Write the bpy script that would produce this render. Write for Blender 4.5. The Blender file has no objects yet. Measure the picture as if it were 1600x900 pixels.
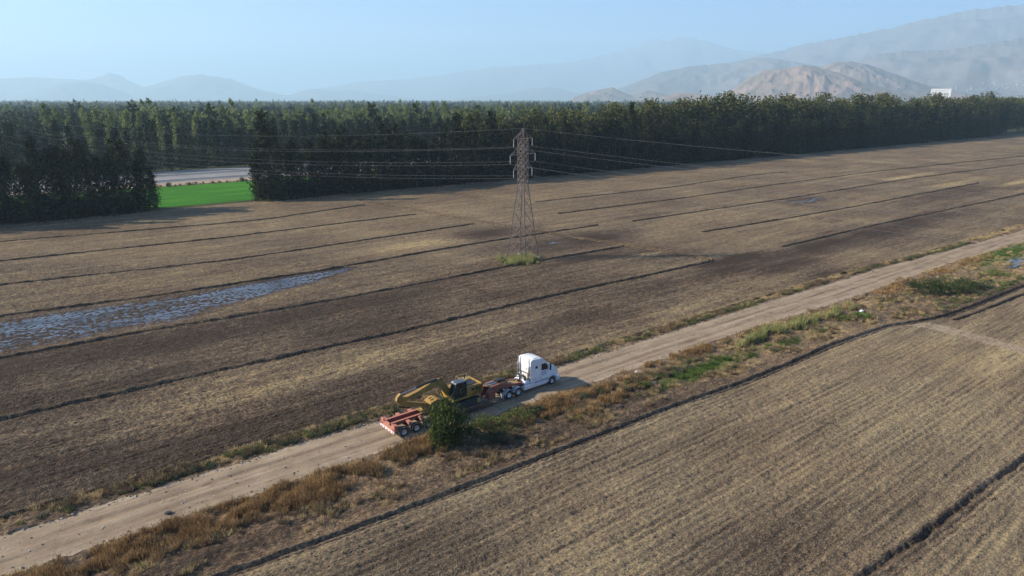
import bpy, bmesh, math, random
import numpy as np
from mathutils import Vector, Matrix
R = math.radians
rng = np.random.default_rng(7)
random.seed(7)
scene = bpy.context.scene
C = scene.collection

# ------------------------------------------------------------------ camera, sky, sun
CAM_H = 36.0
PITCH = R(15.5)
FPX = 1067.0                      # focal length in pixels of the 1600 px wide photograph
cam_d = bpy.data.cameras.new('camera'); cam = bpy.data.objects.new('camera', cam_d); C.objects.link(cam)
cam.location = (0, 0, CAM_H); cam.rotation_euler = (R(90) - PITCH, 0, 0)
cam_d.sensor_width = 36; cam_d.lens = 36 * FPX / 1600
cam_d.clip_start = 1; cam_d.clip_end = 60000
scene.camera = cam

SUN_EL = R(30.5)
SH = Vector((1.0, 0.06, 0)).normalized()          # the way shadows fall on the ground
world = bpy.data.worlds.new('World'); scene.world = world; world.use_nodes = True
wn = world.node_tree.nodes; wl = world.node_tree.links
for n in list(wn): wn.remove(n)
sky = wn.new('ShaderNodeTexSky'); sky.sky_type = 'NISHITA'; sky.sun_disc = False
sky.sun_elevation = SUN_EL; sky.sun_rotation = math.atan2(-SH.x, -SH.y)
sky.air_density = 1.0; sky.dust_density = 0.6; sky.ozone_density = 1.6; sky.altitude = 500
bg = wn.new('ShaderNodeBackground'); bg.inputs[1].default_value = 0.06 
wo = wn.new('ShaderNodeOutputWorld'); tint = wn.new('ShaderNodeMixRGB'); tint.blend_type = 'MULTIPLY'; tint.inputs[0].default_value = 1; tint.inputs[2].default_value = (.40, .79, 1.38, 1)
wl.new(sky.outputs[0], tint.inputs[1]); wl.new(tint.outputs[0], bg.inputs[0]); wl.new(bg.outputs[0], wo.inputs[0])
sd = bpy.data.lights.new('sun', 'SUN'); sd.energy = 5.0; sd.angle = R(0.55); sd.color = (1, .885, .71)
so = bpy.data.objects.new('sun', sd); C.objects.link(so)
sun_dir = Vector((SH.x * math.cos(SUN_EL), SH.y * math.cos(SUN_EL), -math.sin(SUN_EL)))
so.rotation_euler = sun_dir.to_track_quat('-Z', 'Y').to_euler(); so.location = (-60, 0, 60)
scene.view_settings.view_transform = 'Standard'; scene.view_settings.look = 'None'
scene.view_settings.gamma = 1; scene.view_settings.exposure = 1.08
scene.cycles.volume_bounces = 2
scene.view_settings.use_curve_mapping = False
HAZE_DENSITY = 0.97e-4; HAZE_COLOR = (.61, .84, 1.0, 1); HAZE_G = .2

# ------------------------------------------------------------------ survey helpers
def bp(px, py, z=0.0):
    """where the sight line through a photograph pixel meets the height z"""
    x = (px - 800) / FPX; y = (py - 450) / FPX
    d = y * math.cos(PITCH) + math.sin(PITCH); w = math.cos(PITCH) - y * math.sin(PITCH)
    t = (CAM_H - z) / d
    return x * t, w * t
A = R(38); CA, SA = math.cos(A), math.sin(A)      # u runs along the furrows, v across them
def uv(x, y): return x * CA + y * SA, -x * SA + y * CA
def xy(u, v): return u * CA - v * SA, u * SA + v * CA
def uvp(px, py, z=0.0): return uv(*bp(px, py, z))

# ------------------------------------------------------------------ noise
_g = np.random.default_rng(11)
_ang = _g.random((512, 512)) * 2 * np.pi
_GX = np.cos(_ang).astype(np.float32); _GY = np.sin(_ang).astype(np.float32)
def perlin(x, y):
    x = np.asarray(x, dtype=np.float64); y = np.asarray(y, dtype=np.float64)
    x0 = np.floor(x).astype(np.int64); y0 = np.floor(y).astype(np.int64)
    fx = (x - x0).astype(np.float32); fy = (y - y0).astype(np.float32)
    sx = fx * fx * fx * (fx * (fx * 6 - 15) + 10); sy = fy * fy * fy * (fy * (fy * 6 - 15) + 10)
    def g(i, j, dx, dy):
        a = (x0 + i) & 511; b = (y0 + j) & 511
        return _GX[a, b] * dx + _GY[a, b] * dy
    n00 = g(0, 0, fx, fy); n10 = g(1, 0, fx - 1, fy); n01 = g(0, 1, fx, fy - 1); n11 = g(1, 1, fx - 1, fy - 1)
    a = n00 + sx * (n10 - n00); b = n01 + sx * (n11 - n01)
    return (a + sy * (b - a)) * 1.5
def fbm(x, y, o=4, ridged=False):
    s = 0; a = 1.0; t = 0
    for i in range(o):
        n = perlin(x * 2 ** i + 17.3 * i, y * 2 ** i - 9.1 * i)
        s = s + a * ((1 - 2 * np.abs(n)) if ridged else n); t += a; a *= .5
    return s / t
def sst(a, b, x):
    t = np.clip((x - a) / (b - a), 0, 1); return t * t * (3 - 2 * t)

# ------------------------------------------------------------------ materials
def mat(name): 
    m = bpy.data.materials.new(name); m.use_nodes = True
    nt = m.node_tree; b = nt.nodes['Principled BSDF']
    return m, nt, b
def simple(name, col, rough=.6, metal=0.0, var=.12, scale=3.0, bump=0.0, spec=None):
    m, nt, b = mat(name)
    no = nt.nodes.new('ShaderNodeTexNoise'); no.inputs['Scale'].default_value = scale; no.inputs['Detail'].default_value = 6
    tc = nt.nodes.new('ShaderNodeTexCoord'); nt.links.new(tc.outputs['Object'], no.inputs['Vector'])
    r = nt.nodes.new('ShaderNodeValToRGB')
    r.color_ramp.elements[0].position = .3; r.color_ramp.elements[1].position = .7
    r.color_ramp.elements[0].color = [c * (1 - var) for c in col] + [1]
    r.color_ramp.elements[1].color = [min(1, c * (1 + var)) for c in col] + [1]
    nt.links.new(no.outputs[0], r.inputs[0]); nt.links.new(r.outputs[0], b.inputs['Base Color'])
    b.inputs['Roughness'].default_value = rough; b.inputs['Metallic'].default_value = metal
    if spec is not None: b.inputs['Specular IOR Level'].default_value = spec
    if bump:
        bu = nt.nodes.new('ShaderNodeBump'); bu.inputs['Strength'].default_value = 1; bu.inputs['Distance'].default_value = bump
        nt.links.new(no.outputs[0], bu.inputs['Height']); nt.links.new(bu.outputs[0], b.inputs['Normal'])
    return m
class NT:
    def __init__(s, nt): s.nt = nt; s.tc = nt.nodes.new('ShaderNodeTexCoord')
    def mapping(s, rotz=0.0, scale=(1, 1, 1)):
        # object coordinates turned so that x runs along the furrows, then scaled
        m1 = s.nt.nodes.new('ShaderNodeMapping'); m1.inputs['Rotation'].default_value = (0, 0, rotz)
        s.nt.links.new(s.tc.outputs['Object'], m1.inputs['Vector'])
        m2 = s.nt.nodes.new('ShaderNodeMapping'); m2.inputs['Scale'].default_value = scale
        s.nt.links.new(m1.outputs[0], m2.inputs['Vector']); return m2.outputs[0]
    def noise(s, vec, scale, detail=4, rough=.55, dist=0.0):
        n = s.nt.nodes.new('ShaderNodeTexNoise'); n.inputs['Scale'].default_value = scale
        n.inputs['Detail'].default_value = detail; n.inputs['Roughness'].default_value = rough; n.inputs['Distortion'].default_value = dist
        s.nt.links.new(vec, n.inputs['Vector']); return n.outputs[0]
    def vor(s, vec, scale):
        n = s.nt.nodes.new('ShaderNodeTexVoronoi'); n.inputs['Scale'].default_value = scale
        s.nt.links.new(vec, n.inputs['Vector']); return n.outputs['Distance']
    def ramp(s, fac, stops):
        r = s.nt.nodes.new('ShaderNodeValToRGB'); e = r.color_ramp.elements
        while len(e) < len(stops): e.new(.5)
        for i, (p, c) in enumerate(stops):
            e[i].position = p; e[i].color = (c, c, c, 1) if not hasattr(c, '__len__') else list(c) + [1]
        s.nt.links.new(fac, r.inputs[0]); return r.outputs[0]
    def mix(s, fac, a, b, mode='MIX'):
        m = s.nt.nodes.new('ShaderNodeMixRGB'); m.blend_type = mode
        for i, v in ((0, fac), (1, a), (2, b)):
            if hasattr(v, 'links') or isinstance(v, bpy.types.NodeSocket): s.nt.links.new(v, m.inputs[i])
            elif isinstance(v, (int, float)): m.inputs[i].default_value = v if i == 0 else (v, v, v, 1)
            else: m.inputs[i].default_value = list(v) + [1]
        return m.outputs[0]
    def math(s, op, a, b=0.0, clamp=False):
        m = s.nt.nodes.new('ShaderNodeMath'); m.operation = op; m.use_clamp = clamp
        for i, v in ((0, a), (1, b)):
            if isinstance(v, bpy.types.NodeSocket): s.nt.links.new(v, m.inputs[i])
            else: m.inputs[i].default_value = v
        return m.outputs[0]
    def attr(s, name):
        a = s.nt.nodes.new('ShaderNodeAttribute'); a.attribute_name = name; return a.outputs['Fac']
    def bump(s, h, dist, strength=1.0, prev=None):
        b = s.nt.nodes.new('ShaderNodeBump'); b.inputs['Distance'].default_value = dist; b.inputs['Strength'].default_value = strength
        s.nt.links.new(h, b.inputs['Height'])
        if prev is not None: s.nt.links.new(prev, b.inputs['Normal'])
        return b.outputs[0]

def soil_material(name, dark, mid, straw, bumpd=.10, straw_bias=0.0, row=1.0, clump=1.0):
    m, nt, b = mat(name); n = NT(nt)
    v = n.mapping(0); vr = n.mapping(-A)
    va = n.mapping(-A, (1, 2.2, 1))
    fine = n.noise(va, 3.2, 7, .72)                       # clods and stubble
    fine2 = n.noise(v, 9.0, 3, .6)
    streak = n.noise(n.mapping(-A, (.03, .28, 1)), 1.0, 6, .68)     # bands left by the implement
    narrow = n.noise(n.mapping(-A, (.10, 1.9, 1)), 1.0, 3, .6)
    patch = n.noise(v, .03, 4, .6)
    midn = n.noise(n.mapping(-A, (.55, .9, 1)), 1.0, 6, .75)
    grain = n.noise(v, 1.7, 5, .75)
    f = n.math('MULTIPLY', fine, 1.75)
    f = n.math('ADD', f, n.math('MULTIPLY', n.math('SUBTRACT', fine2, .5), .55))
    f = n.math('ADD', f, n.math('MULTIPLY', n.math('SUBTRACT', streak, .5), .55))
    f = n.math('ADD', f, n.math('MULTIPLY', n.math('SUBTRACT', narrow, .5), .45 * row))
    f = n.math('ADD', f, n.math('MULTIPLY', n.math('SUBTRACT', patch, .5), .5))
    f = n.math('ADD', f, n.math('MULTIPLY', n.math('SUBTRACT', midn, .5), .85 * clump))
    f = n.math('ADD', f, n.math('MULTIPLY', n.math('SUBTRACT', grain, .5), .8 * clump))
    f = n.math('ADD', f, n.math('MULTIPLY', n.math('MULTIPLY', n.attr('straw'), n.ramp(n.noise(n.mapping(-A, (.35, 1.3, 1)), 1.0, 6, .7), [(.36, 0.0), (.62, 1.0)])), .36))
    f = n.math('SUBTRACT', f, .40 - straw_bias)
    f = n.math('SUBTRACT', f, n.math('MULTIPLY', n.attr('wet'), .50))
    col = n.ramp(f, [(.18, dark), (.46, mid), (.82, straw)])
    # reddish and olive shifts of the soil itself
    hue = n.noise(v, .05, 3, .5)
    col = n.mix(n.ramp(hue, [(.42, 0.0), (.62, .35)]), col, n.mix(1.0, col, (1.0, .90, .84), 'MULTIPLY'))
    col = n.mix(n.math('MULTIPLY', n.attr('green'), n.ramp(fine, [(.3, .35), (.6, 1.0)])), col, (.10, .135, .03))
    nt.links.new(col, b.inputs['Base Color'])
    b.inputs['Roughness'].default_value = .95; b.inputs['Specular IOR Level'].default_value = .15
    h = n.math('ADD', n.math('ADD', fine, grain), n.math('MULTIPLY', fine2, .35))
    h = n.math('ADD', h, n.math('MULTIPLY', narrow, .55 * row))
    nt.links.new(n.bump(h, bumpd), b.inputs['Normal'])
    return m
M = {}
M['field'] = soil_material('tilled_soil', (.048, .032, .020), (.158, .111, .073), (.42, .32, .15), .24)
M['field2'] = soil_material('harrowed_soil', (.070, .050, .033), (.205, .153, .096), (.39, .30, .155), .20, .03, 1.5, .5)
M['verge'] = soil_material('dry_verge_earth', (.052, .036, .025), (.160, .110, .070), (.42, .29, .145), .24, -.03, 0)
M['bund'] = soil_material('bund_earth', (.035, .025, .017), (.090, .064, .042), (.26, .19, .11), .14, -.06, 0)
M['ditch'] = soil_material('ditch_earth', (.045, .032, .022), (.13, .094, .062), (.36, .275, .17), .12, 0, 0)
M['track'] = soil_material('trampled_soil', (.06, .043, .030), (.165, .120, .078), (.35, .265, .155), .10, -.02, 0)
M['track2'] = soil_material('pale_trampled_soil', (.12, .088, .060), (.27, .205, .135), (.42, .33, .21), .08, .03, 0)
def road_material():
    m, nt, b = mat('compacted_dirt'); n = NT(nt)
    v = n.mapping(0); vr = n.mapping(-A, (.07, 1.4, 1))
    a = n.noise(vr, 1.0, 5, .6); p = n.noise(v, .35, 6, .65); f = n.noise(v, 6, 4, .7)
    t = n.math('ADD', n.math('MULTIPLY', a, .9), n.math('ADD', n.math('MULTIPLY', p, .6), n.math('MULTIPLY', f, .35)))
    t = n.math('SUBTRACT', t, .42)
    t = n.math('ADD', t, n.math('SUBTRACT', n.math('MULTIPLY', n.attr('straw'), .16), n.math('MULTIPLY', n.attr('wet'), .24)))
    col = n.ramp(t, [(.22, (.14, .100, .066)), (.5, (.265, .197, .130)), (.8, (.38, .29, .195))])
    peb = n.noise(v, 22, 2, .6)
    col = n.mix(n.ramp(peb, [(.66, 0.0), (.72, .8)]), col, (.43, .38, .31))
    nt.links.new(col, b.inputs['Base Color']); b.inputs['Roughness'].default_value = .95; b.inputs['Specular IOR Level'].default_value = .15
    h = n.math('ADD', n.math('MULTIPLY', a, .6), n.math('ADD', f, n.math('MULTIPLY', p, .8)))
    nt.links.new(n.bump(h, .035), b.inputs['Normal']); return m
M['road'] = road_material()
def ground_material():
    m, nt, b = mat('far_ground'); n = NT(nt); v = n.mapping(0)
    p = n.noise(v, .004, 5, .6); q = n.noise(v, .06, 5, .7)
    t = n.math('ADD', n.math('MULTIPLY', p, .7), n.math('MULTIPLY', q, .3))
    col = n.ramp(t, [(.40, (.05, .065, .025)), (.5, (.10, .10, .045)), (.62, (.20, .16, .09))])
    nt.links.new(col, b.inputs['Base Color']); b.inputs['Roughness'].default_value = 1; b.inputs['Specular IOR Level'].default_value = .1
    return m
M['ground'] = ground_material()
def crop_material():
    m, nt, b = mat('young_crop'); n = NT(nt)
    a = n.noise(n.mapping(-A, (.03, .5, 1)), 1.0, 4, .6); f = n.noise(n.mapping(-A, (1, 2, 1)), 1.2, 4, .7)
    t = n.math('ADD', n.math('MULTIPLY', a, .6), n.math('MULTIPLY', f, .45))
    col = n.ramp(t, [(.34, (.022, .075, .010)), (.5, (.040, .155, .016)), (.66, (.085, .23, .028))])
    nt.links.new(col, b.inputs['Base Color']); b.inputs['Roughness'].default_value = .95; b.inputs['Specular IOR Level'].default_value = .05
    nt.links.new(n.bump(f, .35), b.inputs['Normal']); return m
M['crop'] = crop_material()
def water_material():
    m, nt, b = mat('standing_water'); n = NT(nt)
    w = n.noise(n.mapping(0), 1.2, 3, .5)
    b.inputs['Base Color'].default_value = (.06, .055, .06, 1); b.inputs['Roughness'].default_value = .18
    b.inputs['IOR'].default_value = 1.33; b.inputs['Specular IOR Level'].default_value = .9
    nt.links.new(n.bump(w, .02, .3), b.inputs['Normal'])
    tr = nt.nodes.new('ShaderNodeBsdfTransparent'); mx = nt.nodes.new('ShaderNodeMixShader'); fr = nt.nodes.new('ShaderNodeFresnel'); fr.inputs[0].default_value = 1.33
    nt.links.new(n.math('ADD', n.math('MULTIPLY', fr.outputs[0], 1.0), n.ramp(n.noise(n.mapping(-A, (.12, .35, 1)), 1.0, 4, .6), [(.3, .30), (.6, .80)]), True), mx.inputs[0])
    nt.links.new(tr.outputs[0], mx.inputs[1]); nt.links.new(b.outputs[0], mx.inputs[2]); nt.links.new(mx.outputs[0], nt.nodes['Material Output'].inputs[0]); return m
M['water'] = water_material()
def foliage(name, c0, c1, c2, tran=.25, scale=.45):
    m, nt, b = mat(name); n = NT(nt)
    geo = nt.nodes.new('ShaderNodeNewGeometry'); oi = nt.nodes.new('ShaderNodeObjectInfo')
    t = n.noise(geo.outputs['Position'], scale, 3, .6)
    rr = n.math('ADD', n.math('MULTIPLY', geo.outputs['Random Per Island'], .55), n.math('MULTIPLY', oi.outputs['Random'], .28))
    t = n.math('ADD', n.math('MULTIPLY', t, .8), n.math('SUBTRACT', rr, .28))
    col = n.ramp(t, [(.2, c0), (.48, c1), (.8, c2)])
    nt.links.new(col, b.inputs['Base Color']); b.inputs['Roughness'].default_value = .85; b.inputs['Specular IOR Level'].default_value = .06
    tr = nt.nodes.new('ShaderNodeBsdfTranslucent'); nt.links.new(col, tr.inputs[0])
    mx = nt.nodes.new('ShaderNodeMixShader'); mx.inputs[0].default_value = tran
    out = nt.nodes['Material Output']
    nt.links.new(b.outputs[0], mx.inputs[1]); nt.links.new(tr.outputs[0], mx.inputs[2]); nt.links.new(mx.outputs[0], out.inputs[0])
    return m
M['fol_dark'] = foliage('windbreak_foliage', (.006, .011, .006), (.017, .025, .011), (.060, .062, .024), .08)
M['fol_olive'] = foliage('broadleaf_foliage', (.032, .044, .014), (.070, .080, .025), (.135, .130, .045), .18)
M['fol_poplar'] = foliage('poplar_foliage', (.060, .090, .030), (.165, .205, .065), (.30, .32, .11), .35)
M['fol_mid'] = foliage('mixed_foliage', (.012, .020, .013), (.030, .044, .024), (.080, .095, .042), .10)
M['fol_shrub'] = foliage('small_tree_foliage', (.022, .036, .012), (.072, .094, .028), (.16, .185, .06), .25, 1.6)
M['fol_thicket'] = foliage('thicket_foliage', (.020, .032, .014), (.045, .062, .026), (.10, .12, .045), .15, 1.0)
M['fol_bush'] = foliage('bush_foliage', (.05, .07, .02), (.12, .15, .045), (.22, .23, .08), .22, 1.5)
M['fol_grey'] = foliage('grey_green_foliage', (.04, .052, .03), (.085, .10, .055), (.15, .16, .09), .2, 1.5)
M['fol_bright'] = foliage('bright_green_leaves', (.04, .075, .015), (.09, .150, .035), (.17, .24, .07), .3, 1.5)
M['dry_rust'] = foliage('rusty_dry_weeds', (.09, .052, .028), (.26, .155, .070), (.48, .32, .15), .25, .8)
M['dry_straw'] = foliage('straw_grass', (.20, .14, .07), (.40, .30, .15), (.60, .46, .25), .25, .8)
M['dry_brown'] = foliage('brown_twigs', (.06, .043, .030), (.14, .10, .066), (.25, .18, .11), .15, .8)
M['reed'] = foliage('pale_reeds', (.09, .12, .03), (.22, .24, .08), (.48, .42, .20), .3, .5)
M['bark'] = simple('bark', (.11, .09, .07), .95, 0, .35, 4, .03)
M['palebark'] = simple('pale_bark', (.26, .23, .19), .95, 0, .3, 2, .03)

# ------------------------------------------------------------------ objects
def new_mesh(name, V, F, m=None, smooth=False):
    me = bpy.data.meshes.new(name)
    V = np.asarray(V, dtype=np.float32)
    if isinstance(F, np.ndarray):
        k = F.shape[1]
        me.vertices.add(len(V)); me.vertices.foreach_set('co', V.ravel())
        me.loops.add(F.size); me.loops.foreach_set('vertex_index', F.astype(np.int32).ravel())
        me.polygons.add(len(F)); me.polygons.foreach_set('loop_start', np.arange(0, F.size, k, dtype=np.int32))
        me.update(calc_edges=True)
    else:
        me.from_pydata(V.tolist(), [], [list(f) for f in F])
    if m: me.materials.append(m)
    if smooth: me.polygons.foreach_set('use_smooth', np.ones(len(me.polygons), dtype=bool))
    return me
def link(name, me, parent=None, loc=None):
    o = bpy.data.objects.new(name, me); C.objects.link(o)
    if parent is not None: o.parent = parent
    if loc is not None: o.location = loc
    return o
def tag(o, label=None, cat=None, group=None, kind=None):
    if label: o['label'] = label
    if cat: o['category'] = cat
    if group: o['group'] = group
    if kind: o['kind'] = kind
    return o
def empty(name, loc, rz=0.0):
    o = bpy.data.objects.new(name, None); C.objects.link(o); o.location = loc; o.rotation_euler = (0, 0, rz)
    o.empty_display_size = .5
    return o
def copy_tree(o, parent=None):
    c = o.copy(); C.objects.link(c)
    if parent is not None: c.parent = parent
    for ch in o.children: copy_tree(ch, c)
    return c

# ------------------------------------------------------------------ ground plan (from the photograph, on the ground)
def line(pts):
    a = sorted(uvp(*p) for p in pts); return np.array([q[0] for q in a]), np.array([q[1] for q in a])
def at(ln, u): 
    return np.interp(u, ln[0], ln[1])
ROAD_U = (np.array([-400, 0, 24, 60, 110, 155, 188, 232, 600, 2000.]), np.array([66.6, 66.5, 66.5, 65.7, 65.6, 65.1, 63.0, 61.1, 45, -15.]))
ROAD_L = (np.array([-400, 0, 24, 60, 100, 125, 170, 214, 600, 2000.]), np.array([60.4, 60.1, 59.9, 59.1, 58.8, 57.6, 57.6, 55.8, 40, -20.]))
EDGE_N = (np.array([-400, -2, 22, 60, 100, 147, 164, 198, 244, 600, 2000.]), np.array([70, 69.8, 69.2, 68.3, 68.1, 67.8, 66.3, 65.2, 64.6, 49, -11.]))
DITCH = (np.array([-400, 10, 20, 32, 47, 64, 76, 87, 98, 114, 123, 128, 141, 161, 600, 2000.]), np.array([54, 49.8, 49.1, 48.6, 48.2, 47.8, 46.9, 46.7, 47.0, 45.8, 43.2, 42.2, 41.4, 40.6, 25, -35.]))
CROSS = line([(575, 315), (740, 345), (860, 365), (1010, 388), (1120, 408), (1280, 435)])   # u, v of the track across the field
cs = np.argsort(CROSS[1]); CROSSV = (CROSS[1][cs], CROSS[0][cs])
CROSS2 = (np.array([150, 212., 231.]), np.array([400., 262., 215.]))
p1, p2 = uvp(1160, 262), uvp(1450, 277)
W_V = 252.0                        # foot of the windbreak

def spot(u, v, px, py, ru, rv):
    a, b = uvp(px, py); return np.exp(-((u - a) / ru) ** 2 - ((v - b) / rv) ** 2)
def field_attrs(u, v):
    x, y = xy(u, v)
    n1 = fbm(u * .03, v * .25, 3); n2 = fbm(x * .05, y * .05, 3)
    straw = np.zeros_like(u); wet = np.zeros_like(u); green = np.zeros_like(u)
    # straw coloured belts seen in the field
    for (px, py, ru, rv, s) in ((430, 605, 20, 1.6, 1.0), (640, 540, 22, 3.0, .6), (150, 690, 10, 2.2, .8), (850, 445, 18, 1.5, .3), (690, 377, 22, 5, 1.0), (1005, 399, 8, 1.6, 1.7),
                             (1080, 345, 26, 9, .55), (1340, 272, 24, 4, .7), (1420, 276, 22, 2.4, 2.0), (1490, 288, 22, 3.0, 1.9), (1590, 285, 25, 3, 1.7), (1200, 400, 20, 7, .3), (1300, 330, 45, 3, .5),
                             (1050, 480, 12, 5, .45), (500, 350, 30, 8, .35), (250, 395, 20, 5, .3), (520, 352, 40, 6, .3)):
        straw = np.maximum(straw, s * spot(u, v, px, py, ru, rv) * (1 + 1.0 * n1))
    for (px, py, ru, rv, s) in ((1150, 405, 12, 2.6, 1.35), (1230, 414, 12, 3.6, 1.0), (1300, 430, 8, 5, .6), (940, 400, 20, 4, .55), (1300, 380, 70, 5.5, .8), (900, 375, 22, 8, .8), (1000, 395, 12, 6, .5),  # damp soil, plus pylon and wire shadow darkness painted at the first spots
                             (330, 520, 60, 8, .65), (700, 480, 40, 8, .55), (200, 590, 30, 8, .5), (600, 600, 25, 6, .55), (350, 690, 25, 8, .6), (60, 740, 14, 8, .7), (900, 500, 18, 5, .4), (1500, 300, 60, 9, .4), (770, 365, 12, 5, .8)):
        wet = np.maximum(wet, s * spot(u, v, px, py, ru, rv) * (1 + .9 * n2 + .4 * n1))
    pd = puddle(u, v)
    wet = np.maximum(wet, .9 * pd)
    a, b = uvp(815, 408)
    d = np.hypot((u - a) / 4.0, (v - b) / 3.2) + .35 * n2
    green = np.maximum(green, 1 - sst(.6, 1.1, d))
    return np.clip(straw, -.2, 2), np.clip(wet, 0, 1.6), green
def puddle(u, v):
    """0..1: how low and sodden the field lies (water shows where this is high)"""
    x, y = xy(u, v)
    # long basin between two bunds, widening to the left of the photograph
    c = np.interp(u, [-120, 0, 25, 45, 60, 68], [130, 130, 129.5, 133.5, 137, 138])
    w = np.interp(u, [-120, 0, 25, 45, 60, 68], [11.5, 10.8, 9.5, 5.5, 2.4, -2])
    basin = 1 - sst(w * .45, w * 1.15 + .3, np.abs(v - c))
    basin = basin * (w > 0) * (.80 + .45 * fbm(u * .04 + 3, v * .12, 3))
    o = np.zeros_like(basin)
    for (px, py, ru, rv, s) in ((1262, 313, 15, 5.5, .95), (880, 378, 12, 3, .62), (770, 362, 8, 4, .6), (835, 385, 9, 3, .5), (740, 415, 8, 2, .4)):
        o = np.maximum(o, s * spot(u, v, px, py, ru, rv))
    return np.clip(np.maximum(basin, o * (.75 + 1.5 * fbm(u * .22, v * .7, 3))), 0, 1)

FARM = (np.array([-200, 28.2, 32.6, 37.2, 40.0, 43.6]), np.array([100, 118.3, 119.3, 119.8, 119.8, 119.0]))   # v, u of the track below the ditch
def region(u, v):
    x, y = xy(u, v)
    w1 = .35 * perlin(u * .35, v * .35) + .25 * perlin(u * 1.3, v * 1.3)
    r = np.zeros(u.shape, dtype=np.int32)                     # 0: big field
    r[(np.abs(u - np.interp(v, *CROSSV)) < .6 + w1) & (v > 93)] = 1        # 1: trampled track across it
    r[(np.abs(u - np.interp(v, [130, 217, 252], [358, 328, 322])) < 1.3 + w1) & (v > 128)] = 1
    en = at(EDGE_N, u)
    r[v < en - .3 + .3 * w1] = 2                               # 2: verge north of the road
    r[v < at(ROAD_U, u) + w1] = 3                               # 3: road
    lo = at(ROAD_L, u) + w1 * 1.2
    r[v < lo] = 4                                               # 4: verge south of it
    r[(v < at(DITCH, u) - .4)] = 5                                # 5: near field
    r[(v < at(DITCH, u) - .9) & (np.abs(u - np.interp(v, *FARM)) < 1.7 + 1.5 * w1)] = 6
    return r
def height(u, v, s, reg):
    x, y = xy(u, v)
    def okay(w): return w > 2.2 * s
    n = np.zeros_like(u)
    big = perlin(x * .07, y * .07) * .06
    clod = np.zeros_like(u); small = np.zeros_like(u)
    for w, a in ((2.2, .05), (1.0, .06), (.5, .075), (.3, .05)):
        if okay(w):
            k = a * perlin(u / w * .8 + 31 * w, v / w); clod = clod + k
            if w < 2: small = small + k * (.6 if w == 1.0 else 1.5)
    rows = np.zeros_like(u)
    if okay(.75): rows = .045 * np.sin(2 * np.pi * (v / .75) + 1.5 * perlin(u * .05, v * .2)) * (.6 + .6 * perlin(u * .08, v * .5))
    if okay(2.6): rows = rows + .035 * np.sin(2 * np.pi * v / 2.6 + .8 * perlin(u * .03, v * .1))
    f = big + clod + rows
    pd = puddle(u, v)
    h = f * (1 - pd) + pd * (small + rows * .1 + big * .25) - .150 * pd
    h = np.where(reg == 5, big + clod * .85 + rows * 1.25, h)
    h = np.where(reg == 1, .10 + .4 * clod, h)
    h = np.where(reg == 6, .03 + .45 * clod + .4 * rows, h)
    # road: gently crowned, wheel tracks, fine ripples
    c = (v - (at(ROAD_U, u) + at(ROAD_L, u)) / 2) / 3.1
    rd = .10 - .05 * c * c - .075 * np.exp(-((np.abs(c) - .33 + .04 * perlin(u * .1, v * 0)) / .13) ** 2) + .12 * clod + .03 * perlin(x * .4, y * .4)
    h = np.where(reg == 3, rd, h)
    lump = np.zeros_like(u)
    for w, a in ((5.0, .22), (2.0, .16), (.9, .10)):
        if okay(w): lump = lump + a * perlin(u / w * .6 + 7 * w, v / w)
    e4 = sst(0, 1.5, at(ROAD_L, u) - v) * sst(0, 2.0, v - at(DITCH, u))
    h = np.where(reg == 4, .06 + (lump + clod * .8) * (.25 + .9 * e4), h)
    h = np.where(reg == 2, .12 + lump * .35 + clod, h)
    dd = v - at(DITCH, u)
    h = h - (sst(.62, .34, np.abs(dd))) * .62                  # carved for the ditch
    h = h - sst(.5, .28, np.abs(v - np.interp(u, [0, 50, 62, 72, 81, 300], [21.5, 18.8, 18.1, 17.8, 17.3, 4]))) * .7
    return h

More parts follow.
